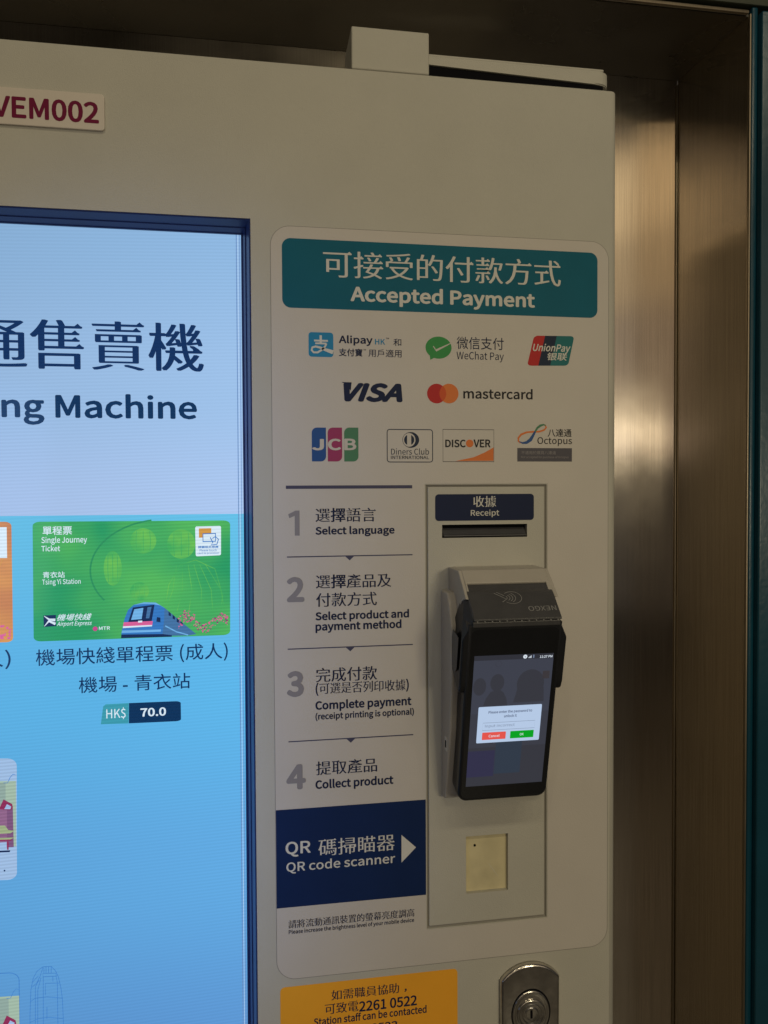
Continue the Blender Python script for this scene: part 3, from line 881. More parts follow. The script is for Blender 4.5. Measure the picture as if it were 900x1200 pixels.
# blue train: body, side, roof light, cab window, bands, doors
dpoly(bm, [(-191.3,-82.4), (-183.9,-89.0), (-175.0,-97.1), (-164.6,-106.3), (-171.6,-107.3), (-187.1,-107.0), (-194.6,-105.7)], 8, .1)
dpoly(bm, [(-228.1,-107.6), (-227.5,-102.0), (-224.9,-90.8), (-221.9,-83.2), (-217.2,-79.0), (-208.5,-77.0), (-198.7,-77.5), (-191.3,-82.4), (-191.9,-93.9), (-193.6,-107.3)], 3, .12)
dpoly(bm, [(-217.2,-79.0), (-208.5,-77.0), (-198.7,-77.5), (-191.3,-82.4), (-195.0,-80.2), (-201.2,-78.7), (-209.8,-78.5)], 10, .16)
dpoly(bm, [(-222.0,-94.0), (-217.9,-81.3), (-199.7,-79.3), (-202.3,-93.9)], 4, .16)
dpoly(bm, [(-219.5,-92.0), (-216.7,-82.9), (-209.1,-81.8), (-210.7,-91.5)], 10, .2)
dpoly(bm, [(-207.2,-91.1), (-205.6,-81.4), (-202.2,-81.0), (-204.3,-91.0)], 8, .2)
dpoly(bm, [(-226.5,-98.9), (-225.7,-93.9), (-201.3,-93.6), (-202.1,-98.2)], 5, .2)
dpoly(bm, [(-226.5,-98.9), (-226.2,-97.4), (-201.9,-97.0), (-202.1,-98.2)], 2, .24)
dpoly(bm, [(-227.5,-103.0), (-227.2,-101.0), (-194.5,-101.1), (-194.8,-103.1)], 10, .2)
dpoly(bm, [(-228.1,-107.6), (-227.8,-104.5), (-193.6,-105.2), (-185.4,-106.6), (-185.4,-107.9)], 4, .2)
dpoly(bm, [(-198.4,-94.2), (-197.8,-90.2), (-194.9,-90.8), (-194.9,-94.9)], 4, .2)
for x in (566, 580, 594, 607):
    y = 376+(x-566)*.85
    dpoly(bm, [zq(x, y+16), zq(x+8, y+20), zq(x+8, y+9), zq(x, y+2)], 4, .2)
stroke(bm, [(-191.0,-98.1), (-181.6,-103.6), (-171.6,-106.8)], 1.0, YD-.22, 10)
dpoly(bm, [(-213.7,-94.5), (-213.7,-93.0), (-210.2,-92.8), (-210.2,-94.4)], 2, .28)
# blossom
rnd = random.Random(3)
for k in range(190):
    t = rnd.random()
    u = 0.73 + 0.262*t
    v = 0.07 + 0.05*math.sin(t*9) + 0.12*rnd.random()*(1-.45*t)
    x, z = q4(min(u, .985), max(.025, v))
    r = 0.35 + 0.65*rnd.random()
    a0 = rnd.random()*60
    dpoly(bm, ell(x, z, r, r*.8, 5, a0, a0+360), rnd.choice((5, 5, 6, 6, 11)), .26+.002*k)
# round red mark
dpoly(bm, ell(*(-249.3,-98.7), 2.0, 2.0, 14), 6, .1)
build('ticket_picture', bm, ['e_green', 'e_lgreen', 'e_white', 'e_train', 'e_dark', 'e_pink', 'e_hotpink', 'e_card', 'e_logo', 'e_moss', 'e_sky', 'e_plum'], disp)
for s, b, w, sh, sg in (('單程票', (-290.7,-267.0,-17.3,-10.0), .012, 0, 0), ('Single Journey', (-291.8,-254.9,-25.7,-18.8), .012, 0, 0), ('Ticket', (-291.9,-276.8,-31.3,-26.2), .012, 0, 0),
                    ('青衣站', (-291.1,-273.4,-54.0,-48.6), .008, 0, 0), ('Tsing Yi Station', (-291.7,-260.6,-60.9,-55.0), .006, 0, 0),
                    ('機場快綫', (-280.3,-251.8,-90.9,-85.1), .008, .35, 0), ('Airport Express', (-280.4,-251.9,-96.3,-91.6), .01, .3, 0), ('MTR', (-246.2,-237.1,-99.9,-96.9), .015, 0, 0)):
    write('ticket_lettering', s, b, 'e_white', disp, YD-.3, w, bool(sg), sh, 3)
write('badge_lettering', '請觸碰此感應', (-162.3,-144.7,-30.9,-28.6), 'e_train', disp, YD-.3, .02)
write('badge_lettering', 'Please touch', (-160.9,-146.2,-33.7,-31.5), 'e_train', disp, YD-.3, .01)
write('badge_lettering', 'card to processor', (-162.7,-144.1,-36.4,-34.2), 'e_train', disp, YD-.3, .01)
write('ticket_caption', '機場快綫單程票 (成人)', (-297.9,-137.6,-130.9,-114.6), 'e_navy', disp, YD, .004)
write('ticket_caption', '機場 - 青衣站', (-263.5,-170.3,-154.1,-140.1), 'e_navy', disp, YD, .004)
bm = bmesh.new()
dpoly(bm, [(-245.9,-181.8), (-222.9,-182.3), (-222.5,-164.5), (-241.5,-164.6), (-243.7,-166.3)], 0)
dpoly(bm, warp_quad(rrect(0, 1, 0, 1, .1, 4, (0, 1, 1, 0)), [(-222.6,-182.3), (-178.5,-182.6), (-178.6,-164.9), (-222.3,-164.5)]), 1)
build('price_tag', bm, ['e_tag', 'e_navy2'], disp)
write('price_lettering', 'HK$', (-241.2,-225.1,-178.2,-168.0), 'e_white', disp, YD-.1, .004)
write('price_lettering', '70.0', (-212.8,-191.2,-177.1,-169.6), 'e_white', disp, YD-.1, .03)
# the orange ticket picture cut by the left edge of the view
bm = bmesh.new()
oq = [(-466.8,-105.7), (-315.8,-107.8), (-315.5,-5.7), (-465.9,-5.1)]
dpoly(bm, warp_quad(rrect(0, 1, 0, 1, 0.035, 4), oq), 0)
O4 = lambda u, v: warp_quad([(u, v)], oq)[0]
dpoly(bm, [O4(.86, .70), O4(.975, .70), O4(.975, .955), O4(.86, .955)], 1, .1)
for k in range(24):
    x, z = O4(.93+.055*rnd.random(), .03+.11*rnd.random())
    r = .6+.8*rnd.random()
    dpoly(bm, ell(x, z, r, r*.8, 6), 2, .1+.002*k)
stroke(bm, [O4(.7, .6), O4(.85, .35), O4(.97, .75)], .6, YD-.08, 3)
build('ticket_picture', bm, ['e_orange', 'e_white', 'e_pink', 'e_card'], disp)
write('ticket_caption', '人)', (-342.6,-318.0,-130.6,-114.0), 'e_navy', disp, YD, .004)
# two more product cards with a red pavilion, and the outlined tower
def product(q, fill):
    bm = bmesh.new()
    C4 = lambda u, v: warp_quad([(min(.995, ((u-.5)*40.5+170)/190.0), v)], q)[0]
    if fill:
        dpoly(bm, warp_quad(rrect(0, 1, 0, 1, .06, 5), q), 0)
    else:
        stroke(bm, warp_quad(rrect(0.004, .996, .004, .996, .06, 5), q), .7, YD, 6, True)
    dpoly(bm, [C4(-3.4, .265), C4(.978, .275), C4(.978, .815), C4(-3.4, .80)], 1, .05)
    dpoly(bm, [C4(-3.4, .27), C4(.66, .27), C4(.66, .80), C4(-3.4, .80)], 2, .08)
    dpoly(bm, [C4(-1.2, .27), C4(.74, .27), C4(.72, .60), C4(-1.2, .60)], 3, .1)
    dpoly(bm, [C4(.70, .27), C4(.90, .27), C4(.875, .61), C4(.70, .595)], 4, .11)
    dpoly(bm, [C4(.46, .585), C4(.60, .665), C4(.86, .625), C4(.875, .59), C4(.80, .575)], 7, .14)
    dpoly(bm, [C4(.62, .585), C4(.70, .625), C4(.83, .605), C4(.80, .583)], 0, .16)
    dpoly(bm, [C4(-1.2, .375), C4(.80, .385), C4(.92, .405), C4(.74, .412), C4(.64, .45), C4(-1.2, .45)], 5, .18)
    dpoly(bm, [C4(-1.2, .352), C4(.80, .362), C4(.88, .37), C4(-1.2, .366)], 4, .2)
    dpoly(bm, [C4(-1.2, .33), C4(.80, .335), C4(.92, .35), C4(-1.2, .348)], 5, .2)
    dpoly(bm, [C4(-1.2, .318), C4(.84, .325), C4(.84, .335), C4(-1.2, .33)], 7, .21)
    for u in (-.6, -.12, .26, .70):
        dpoly(bm, [C4(u, .25), C4(u+.05, .25), C4(u+.05, .32), C4(u, .32)], 7, .22)
    dpoly(bm, [C4(.32, .255), C4(.69, .255), C4(.69, .312), C4(.32, .31)], 0, .21)
    dpoly(bm, [C4(-1.2, .238), C4(.80, .245), C4(.78, .23), C4(-1.2, .225)], 8, .22)
    stroke(bm, [C4(.6, .80), C4(.72, .80), C4(.80, .845), C4(.88, .87), C4(.96, .865)], .5, YD-.2, 6)
    return build('product_card', bm, ['e_pale', 'e_beige', 'e_beige2', 'e_brick', 'e_brick2', 'e_roof', 'e_line', 'e_red', 'e_dark'], disp)
product([(-441.9,-304.9), (-316.1,-311.6), (-314.6,-207.2), (-439.7,-200.3)], True)
product([(-445.9,-493.8), (-315.8,-503.0), (-315.3,-391.8), (-443.6,-384.3)], False)
write('product_caption', '.', (-326.6,-325.1,-303.6,-302.0), 'e_navy', disp, YD-.3)
bm = bmesh.new()
tower_lines = [
    [(-308.0,-460.6), (-307.6,-430.7), (-306.5,-408.5), (-304.4,-398.3), (-301.2,-392.6), (-296.3,-389.3), (-289.7,-389.7), (-286.3,-393.9), (-283.9,-399.8), (-282.0,-409.7), (-281.0,-418.9), (-280.5,-437.7), (-280.7,-464.0)],
    [(-307.2,-418.8), (-303.3,-416.1), (-293.6,-416.0), (-280.8,-418.6)], [(-307.5,-436.7), (-300.8,-434.2), (-291.8,-434.1), (-280.4,-436.7)],
    [(-305.6,-406.3), (-301.7,-403.0), (-298.9,-397.4), (-296.3,-389.8)], [(-303.7,-461.1), (-302.8,-405.9), (-299.6,-400.3)],
    [(-301.8,-461.4), (-300.9,-409.1), (-298.2,-398.9)], [(-297.2,-461.9), (-296.3,-399.2), (-296.6,-395.0), (-286.0,-396.2), (-284.9,-404.9), (-285.1,-463.5)],
    [(-296.4,-398.0), (-285.7,-398.8)], [(-294.8,-414.3), (-294.7,-404.0), (-282.6,-405.2)], [(-293.9,-435.3), (-293.7,-424.9)], [(-295.6,-390.3), (-295.7,-394.7)], [(-293.9,-389.7), (-294.0,-394.9)], [(-291.8,-389.9), (-291.9,-395.1)], [(-289.7,-390.2), (-289.8,-395.4)],
    [(-288.5,-403.0), (-288.5,-398.9)], [(-305.2,-401.9), (-300.2,-396.8)]]
for t in tower_lines:
    stroke(bm, t, .55, YD, 0)
build('tower_outline', bm, 'e_line', disp)

# ------------------------------------------------------------------ access panel: receipt slot, scanner window
bm = bmesh.new()
box(bm, GX0+2.0, GX1-2.0, 0.2, 14, GZ0+2.0, GZ1-2.0, bev=0.7)
ap = build('access_panel', bm, 'paint', vm)
s0 = (52.8,132.6,-23.9,-12.0)
w0 = (74.2,114.1,-349.5,-296.7)
cut(ap, [cutter(s0[0], s0[1], -20, 8, s0[2], s0[3]), cutter(w0[0], w0[1], -20, 5.2, w0[2], w0[3])])
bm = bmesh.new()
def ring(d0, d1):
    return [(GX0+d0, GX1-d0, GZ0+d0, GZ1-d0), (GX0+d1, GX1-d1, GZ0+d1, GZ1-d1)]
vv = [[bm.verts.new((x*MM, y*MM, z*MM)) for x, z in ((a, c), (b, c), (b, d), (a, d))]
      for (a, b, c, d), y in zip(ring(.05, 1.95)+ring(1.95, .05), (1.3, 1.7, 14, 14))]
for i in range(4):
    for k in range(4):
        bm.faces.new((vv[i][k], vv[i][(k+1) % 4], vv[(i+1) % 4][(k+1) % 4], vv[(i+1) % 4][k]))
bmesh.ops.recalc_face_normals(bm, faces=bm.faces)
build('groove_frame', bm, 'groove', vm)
bm = bmesh.new()
x0, x1, z0, z1 = s0
box(bm, x0+.2, x1-.2, 6.2, 7.9, z0+.2, z1-.2)
box(bm, x0+.2, x1-.2, .3, 6.1, z1-.9, z1-.2)
box(bm, x0+.2, x1-.2, .3, 6.1, z0+.2, z0+.9)
slot = build('receipt_slot', bm, 'gap', ap)
bm = bmesh.new()
side_prism(bm, [(5.5, z1-3.2), (0.5, z0+3.0), (-1.0, z0+2.2), (-1.0, z0+1.3), (2, z0+1.5), (6.0, z1-5)], x0+1.2, x1-1.0, bev=.25)
build('receipt_flap', bm, 'cover_plastic', ap)
bm = bmesh.new()
x0, x1, z0, z1 = w0
box(bm, x0+.05, x1-.05, 4.2, 5.1, z0+.05, z1-.05)
build('scanner_window', bm, 'cream', ap)
bm = bmesh.new()
stroke(bm, [(96.6,-325.0), (101.5,-331.7), (106.4,-338.9)], [.15, .35, .12], 4.14)
build('pane_scratch', bm, 'white', ap)
bm = bmesh.new()
dx, dz = (83.5,-307.1)
lathe(bm, [(1.1, 4.15), (1.1, 3.6), (.5, 3.5)], dx, dz, 14)
build('scanner_sensor', bm, 'gap', ap)

# ------------------------------------------------------------------ cam lock
lcx, lcz = (133.8,-463.5)
lx0, lx1 = (104.2,-458.0)[0], (160.5,-464.6)[0]
ltop, lsh = (132.6,-417.8)[1], (104.6,-431.6)[1]
bm = bmesh.new()
hw = (lx1-lx0)/2
sag = ltop-lsh
R = (hw*hw+sag*sag)/(2*sag)
a = math.degrees(math.asin(hw/R))
arc_t = [(lcx+R*math.sin(math.radians(a-2*a*i/20)), ltop-R+R*math.cos(math.radians(a-2*a*i/20))) for i in range(21)]
bot = 2*lcz-ltop
arc_b = [(x, bot+(ltop-z)) for x, z in arc_t[::-1]]
extrude(bm, arc_t+arc_b, -6.0, -0.05, 0, bev=2.6, seg=4)
lk = build('lock', bm, 'chrome', vm, True)
bm = bmesh.new()
lathe(bm, [(19.3, -5.95), (19.3, -6.15), (18.3, -6.2)], lcx, lcz, 56, 0, 0.98, 1.2)
build('lock_seam', bm, 'gap', lk)
bm = bmesh.new()
lathe(bm, [(18.3, -6.1), (18.0, -6.8), (17.2, -7.2), (16.2, -6.9), (14.6, -6.5)], lcx, lcz, 56, 0, 0.98, 1.18)
build('lock_ring', bm, 'chrome', lk)
bm = bmesh.new()
lathe(bm, [(13.8, -6.4), (13.7, -7.6), (13.0, -8.2), (12.0, -8.2), (11.2, -7.5), (10.2, -7.4), (9.6, -7.9), (8.8, -7.9), (8.0, -7.3), (6.8, -7.3), (6.2, -7.8), (5.2, -7.9), (4.6, -7.5)], lcx, lcz, 48)
build('lock_cylinder', bm, 'chrome', lk)
bm = bmesh.new()
box(bm, lcx-1.0, lcx+1.0, -7.85, -7.4, lcz-3.6, lcz+4.0)
build('keyhole', bm, 'gap', lk)

# ================================================================== THINGS ON THE MACHINE
# grey box on top
bx = thing('sensor_box', 'small light grey box standing on the top edge of the ticket machine', 'sensor box', (9, 6, 387.6))
bm = bmesh.new()
box(bm, -34.7, 34.9, 0, 50, 0.6, 37.6, bev=1.4, seg=3)
build('box_shell', bm, 'paint', bx)
bm = bmesh.new()
box(bm, -33, 33, 2, 50, -2.2, 0.5)
build('box_base', bm, 'gap', bx)

# asset tag
tg = thing('name_plate', 'pale plastic plate with maroon number above the display', 'name plate', (-250, 0, 325))
def tagpart(name, bm, m, smooth=False):
    for v in bm.verts:
        v.co -= Vector((-.250, 0, .325))
    return build(name, bm, m, tg, smooth)
pb = (-324.8,-231.6,315.8,345.5)
bm = bmesh.new()
extrude(bm, rrect(pb[0], pb[1], pb[2], pb[3], 3, 5), -2.4, -.05, bev=.6)
tagpart('plate_body', bm, 'plate')
o = write('plate_lettering', 'VEM002', (-318.4,-235.9,321.0,338.6), 'maroon', None, -2.5, .032)
for v in o.data.vertices:
    v.co -= Vector((-.250, 0, .325))
o.parent = tg

# ------------------------------------------------------------------ the big payment sticker
sg = thing('payment_sign', 'large pale sticker of accepted payment marks and numbered steps', 'sign', (0, 0, 0))
SX0, SX1, SZ0, SZ1 = -97.6, 211.3, (-82.3,-410.9)[1], (55.1,246.8)[1]
bm = bmesh.new()
extrude(bm, rrect(SX0, SX1, SZ0, SZ1, 17, 10), -.30, -.03)
so = build('sticker_sheet', bm, 'vinyl', sg)
cut(so, [cutter(GX0-.8, GX1+.8, -30, 60, GZ0-.8, GZ1+.8)])
bm = bmesh.new()
stroke(bm, rrect(SX0+.1, SX1-.1, SZ0+.1, SZ1-.1, 16.9, 10), .45, -.33, 0, True)
build('cut_edge', bm, 'vinyl_edge', sg)
PY_, TY = -.40, -.50
bm = bmesh.new()
hb = (-87.8,200.3,176.9,236.4)
poly(bm, rrect(hb[0], hb[1], hb[2], hb[3], 7.5, 8), PY_)
build('header_band', bm, 'teal', sg)
write('header_lettering', '可接受的付款方式', (-52.5,164.7,204.4,227.5), 'white', sg, TY, .005, True, spread=.022)
write('header_lettering', 'Accepted Payment', (-28.7,139.9,180.7,198.0), 'white', sg, TY, .036)

def mark(name):
    """a payment mark: its first flat shape is the part, its lettering the sub-parts"""
    return None
# 1 blue rounded square with a looped white character
bm = bmesh.new()
ib = (-65.5,-44.0,135.3,156.5)
poly(bm, rrect(ib[0], ib[1], ib[2], ib[3], 2.6, 5), PY_, 0)
I = lambda u, v: (ib[0]+u*(ib[1]-ib[0]), ib[2]+v*(ib[3]-ib[2]))
stroke(bm, [I(.22, .66), I(.78, .66)], 1.6, TY, 1)
stroke(bm, [I(.49, .88), I(.49, .55)], 2.0, TY-.01, 1)
stroke(bm, [I(.27, .55), I(.72, .55)], 1.5, TY-.02, 1)
stroke(bm, [I(.72, .55), I(.66, .42), I(.52, .28), I(.36, .18), I(.2, .18), I(.12, .27), I(.15, .38), I(.28, .42), I(.46, .38), I(.70, .29), I(.985, .20)], [1.6, 1.6, 1.7, 1.7, 1.7, 1.7, 1.7, 1.8, 1.9, 2.6, 3.6], TY-.03, 1)
lgo = build('payment_mark', bm, ['cyan', 'white'], sg)
write('mark_lettering', 'Alipay', (-39.2,-9.4,145.8,154.7), 'ink', lgo, TY, .03)
write('mark_lettering', 'HK', (-7.3,1.7,147.3,152.2), 'cyan', lgo, TY, .02)
write('mark_lettering', '和', (9.2,16.2,146.5,152.9), 'ink', lgo, TY, .004)
write('mark_lettering', 'TM', (2.5,5.1,152.2,153.5), 'ink', lgo, TY, .01, res=2)
write('mark_lettering', '支付寶', (-39.2,-18.5,136.4,143.2), 'ink', lgo, TY, .016)
write('mark_lettering', 'TM', (-17.7,-15.5,141.8,143.0), 'ink', lgo, TY, .01, res=2)
write('mark_lettering', '用戶適用', (-13.2,16.4,136.4,143.2), 'ink', lgo, TY, .002)
# 2 green speech bubble with a tick
bm = bmesh.new()
bx0, bx1, bz0, bz1 = (38.1,61.9,136.2,155.8)
ecx, ecz = (bx0+bx1)/2, (bz0+bz1)/2
poly(bm, ell(ecx, ecz, (bx1-bx0)/2, (bz1-bz0)/2, 36), PY_, 0)
poly(bm, [(bx0+3.6, bz0+4.2), (bx0+4.4, bz0-1.2), (bx0+9.0, bz0+1.4)], PY_-.01, 0)
stroke(bm, [(bx0+7.0, ecz+1.2), (bx0+9.6, ecz-2.6), (bx1-1.0, ecz+4.0)], [.9, 2.0, .7], TY, 1)
lgo = build('payment_mark', bm, ['green', 'vinyl'], sg)
write('mark_lettering', '微信支付', (66.6,110.4,145.3,156.3), 'ink', lgo, TY, -.002)
write('mark_lettering', 'WeChat Pay', (66.5,110.4,134.2,143.4), 'ink', lgo, TY, -.004)
# 3 slanted card in red, navy and sea green
bm = bmesh.new()
c4 = [(132.5,131.8), (171.8,132.6), (177.8,159.7), (139.2,159.1)]
V = lambda u, v: warp_quad([(u, v)], c4)[0]
poly(bm, warp_quad(rrect(0, 1, 0, 1, .1, 5), c4), PY_, 2)
poly(bm, warp_quad([(u, v) for u, v in rrect(0, .42, 0, 1, .1, 5, (1, 0, 0, 1))], c4), PY_-.015, 0)
poly(bm, [V(.27, 0), V(.56, 0), V(.56, 1), V(.27, 1)], PY_-.03, 1)
lgo = build('payment_mark', bm, ['red', 'deep', 'seagreen'], sg)
write('mark_lettering', 'UnionPay', (137.9,174.1,143.2,152.1), 'white', lgo, TY, .026, shear=.25)
write('mark_lettering', '银联', (151.6,170.7,137.0,144.1), 'white', lgo, TY, .016, shear=.15)
# 4 slanted navy word
vb = (-35.4,17.1,96.8,113.6)
lgo = write('payment_mark', 'VISA', vb, 'ink', sg, TY, .055, shear=.28)
bm = bmesh.new()
a0 = (-37.2,113.9)
poly(bm, [a0, (a0[0]+9.0, a0[1]-.1), (a0[0]+8.2, a0[1]-7.5), (a0[0]+5.5, a0[1]-3.2), (a0[0]+3.0, a0[1]-1.3)], TY-.02)
build('mark_flick', bm, 'ink', lgo)
# 5 two overlapping discs
bm = bmesh.new()
c1, c2 = (48.1,105.2), (59.4,105.4)
rr = 8.75
poly(bm, ell(*c1, rr, rr, 40), PY_, 0)
poly(bm, ell(*c2, rr, rr, 40), PY_-.015, 1)
h = (c2[0]-c1[0])/2
ang = math.degrees(math.acos(h/rr))
mz = (c1[1]+c2[1])/2
poly(bm, ell(c1[0], mz, rr, rr, 14, -ang, ang)+ell(c2[0], mz, rr, rr, 14, 180-ang, 180+ang)[1:-1], PY_-.03, 2)
lgo = build('payment_mark', bm, ['red', 'amber', 'blend'], sg)
write('mark_lettering', 'mastercard', (72.6,137.7,101.1,110.7), 'black', lgo, TY, .022)
# 6 three rounded bars with letters
bm = bmesh.new()
for k, (xa, xb) in enumerate(((365.3,382), (384,400.8), (403.3,420))):
    pass
for k, b in enumerate(((-63.4,-51.0,44.6,74.1), (-49.5,-36.9,44.6,74.2), (-35.1,-22.5,44.6,74.3))):
    poly(bm, rrect(b[0], b[1], b[2], b[3], 4.6, 6, (0, 1, 0, 1)), PY_, k)
lgo = build('payment_mark', bm, ['blue', 'pink', 'leaf'], sg)
for s, b in (('J', (-63.3,-52.8,54.2,64.2)), ('C', (-49.4,-37.8,54.3,64.5)), ('B', (-35.0,-24.3,54.5,64.6))):
    write('mark_lettering', s, b, 'vinyl', lgo, TY, .035)
# 7 rounded frame with split disc
bm = bmesh.new()
b = (3.1,44.2,44.2,73.0)
stroke(bm, rrect(b[0], b[1], b[2], b[3], 2.4, 5), .75, PY_, 0, True)
d0 = (23.4,63.8)
poly(bm, ell(d0[0]+1.0, d0[1], 7.6, 7.0, 30), PY_-.01, 0)
poly(bm, ell(d0[0]-.5, d0[1], 5.7, 6.1, 30), PY_-.03, 1)
poly(bm, ell(d0[0]-.9, d0[1], 4.2, 4.6, 16, 110, 250), PY_-.05, 0)
poly(bm, ell(d0[0]-.1, d0[1], 4.2, 4.6, 16, -70, 70), PY_-.05, 0)
lgo = build('payment_mark', bm, ['deep', 'vinyl'], sg)
write('mark_lettering', 'Diners Club', (6.6,40.9,50.7,56.4), 'deep', lgo, TY, .0)
write('mark_lettering', 'INTERNATIONAL', (6.4,40.9,46.8,49.8), 'deep', lgo, TY, .012)
# 8 framed word with an orange ball and swoosh
bm = bmesh.new()
b = (53.7,101.0,44.6,73.4)
stroke(bm, [(b[0], b[2]), (b[1], b[2]), (b[1], b[3]), (b[0], b[3])], .5, PY_, 1, True)
poly(bm, [(65.1,45.1), (82.1,48.6), (92.5,53.0), (100.7,57.5), (100.6,45.4)], PY_-.02, 0)
poly(bm, ell(*(78.4,61.0), 3.5, 3.5, 24), PY_-.04, 0)
lgo = build('payment_mark', bm, ['amber', 'black'], sg)
write('mark_lettering', 'DISC', (55.8,74.7,57.4,64.4), 'black', lgo, TY, .03)
write('mark_lettering', 'VER', (82.0,97.8,57.5,64.6), 'black', lgo, TY, .03)
# 9 ribbon loop
bm = bmesh.new()
def loop(seg, mi, y):
    stroke(bm, [p for p, w in seg], [w for p, w in seg], y, mi)
loop([((146.7,78.6), .8), ((149.6,78.1), 1.4), ((150.8,75.9), 1.5), ((148.7,73.6), 1.6), ((144.2,72.1), 1.6), ((138.5,71.9), 1.6), ((132.0,71.4), 1.7), ((126.7,69.3), 1.8), ((124.1,66.1), 1.8), ((124.2,63.3), 1.5), ((126.3,61.6), 1.0)], 0, PY_)
loop([((125.0,63.0), .6), ((127.9,61.6), 1.6), ((132.0,62.1), 2.6), ((135.7,64.6), 3.2), ((138.1,68.5), 2.4), ((140.2,72.2), 1.8)], 1, PY_-.02)
loop([((140.2,72.2), 1.6), ((142.2,75.4), 2.0), ((145.1,77.6), 2.2), ((148.3,78.5), 1.4), ((150.5,77.6), .7)], 2, PY_-.04)
gb = (123.1,175.6,44.8,57.1)
poly(bm, [(gb[0], gb[2]), (gb[1], gb[2]), (gb[1], gb[3]), (gb[0], gb[3])], PY_, 3)
lgo = build('payment_mark', bm, ['amber', 'blue', 'leaf', 'slate'], sg)
write('mark_lettering', '八達通', (152.1,175.2,67.5,74.7), 'black', lgo, TY, .008)
write('mark_lettering', 'Octopus', (142.3,175.6,59.0,67.1), 'black', lgo, TY, .004)
write('mark_lettering', '不適用於購買八達通', (126.8,159.9,51.2,54.5), 'number', lgo, TY, .0, res=2)
write('mark_lettering', 'Not accepted for purchase of Octopus', (126.6,172.3,47.3,50.0), 'number', lgo, TY, .01, res=2)

# the numbered steps
bm = bmesh.new()
rb = (-86.1,25.5,20.8,23.7)
poly(bm, [(rb[0], rb[2]), (rb[1], rb[2]), (rb[1], rb[3]), (rb[0], rb[3])], PY_)
build('step_divider', bm, 'rule', sg)
for zc in ((-86.0,-38.3)[1], (-86.7,-118.7)[1], (-87.4,-200.0)[1]):
    bm = bmesh.new()
    poly(bm, [(rb[0]+.4, zc-.5), (rb[1], zc-.5), (rb[1], zc+.5), (rb[0]+.4, zc+.5)], PY_)
    xc = (-30.9,-74.9)[0]
    poly(bm, [(xc-4.1, zc-.2), (xc+4.1, zc-.2), (xc, zc-4.0)], PY_-.02)
    build('step_divider', bm, 'rule', sg)
b = (-84.3,-74.5,-19.8,2.0)
bm = bmesh.new()
poly(bm, [(b[0]+5.6, b[2]), (b[1], b[2]), (b[1], b[3]), (b[1]-3.4, b[3]), (b[0], b[3]-3.2), (b[0]+1.0, b[3]-6.6), (b[0]+5.6, b[3]-4.6)], TY)
build('step_number', bm, 'number', sg)
for s, b in (('2', (-86.1,-70.8,-77.7,-55.7)), ('3', (-86.9,-71.7,-160.9,-138.0)), ('4', (-87.8,-70.8,-242.5,-220.2))):
    write('step_number', s, b, 'number', sg, TY, .045)
for s, b in (('選擇語言', (-60.7,-7.4,-8.4,4.0)), ('選擇產品及', (-60.8,6.1,-66.6,-54.4)), ('付款方式', (-60.7,-6.9,-82.5,-70.4)),
             ('完成付款', (-61.3,-7.1,-148.8,-136.4)), ('提取產品', (-61.9,-7.5,-231.2,-218.8))):
    write('step_lettering', s, b, 'ink', sg, TY, .006, True)
write('step_lettering', '(可選是否列印收據)', (-61.7,21.6,-160.9,-149.3), 'ink', sg, TY, .002, True)
for s, b in (('Select language', (-60.8,9.4,-21.3,-12.0)), ('Select product and', (-61.4,22.1,-96.3,-86.7)), ('payment method', (-61.4,15.2,-105.6,-95.7)),
             ('Complete payment', (-62.0,24.0,-175.3,-165.0)), ('Collect product', (-62.5,7.2,-245.4,-235.1))):
    write('step_lettering', s, b, 'ink', sg, TY, .038)
write('step_lettering', '(receipt printing is optional)', (-62.0,26.2,-183.6,-175.7), 'ink', sg, TY, .034)

# scanner block
bm = bmesh.new()
zb1, zb0 = (-98.5,-259.6)[1], (-98.6,-346.6)[1]
poly(bm, [(SX0+.4, zb0), (GX0-.9, zb0), (GX0-.9, zb1), (SX0+.4, zb1)], PY_)
qb = build('scanner_band', bm, 'navy', sg)
write('scanner_lettering', 'QR', (-89.1,-67.1,-301.9,-288.3), 'white', qb, TY, .02)
write('scanner_lettering', '碼掃瞄器', (-60.4,8.0,-303.2,-288.5), 'white', qb, TY, .002, True, spread=.019)
write('scanner_lettering', 'QR code scanner', (-88.5,8.4,-316.7,-306.1), 'white', qb, TY, .016)
bm = bmesh.new()
poly(bm, [(14.2,-315.2), (27.5,-302.4), (14.3,-290.1)], TY)
build('scanner_arrow', bm, 'white', qb)
write('notice_lettering', '請將流動通訊裝置的螢幕亮度調高', (-87.1,25.8,-365.4,-358.1), 'ink', sg, TY, .004, True, res=3)
write('notice_lettering', 'Please increase the brightness level of your mobile device', (-86.9,25.5,-371.4,-366.5), 'ink', sg, TY, .024, res=3)

# receipt label above the slot
rl = thing('receipt_label', 'small dark navy label above the receipt slot', 'label', (0, 0, 0))
bm = bmesh.new()
b = (46.5,139.0,-8.5,15.4)
extrude(bm, rrect(b[0], b[1], b[2], b[3], 3.2, 6), -.1, .36)
build('label_sheet', bm, 'ink', rl)
write('label_lettering', '收據', (81.7,103.2,3.7,13.6), 'white', rl, -.2, 0, True)
write('label_lettering', 'Receipt', (79.3,106.0,-5.7,1.3), 'white', rl, -.2, .014)

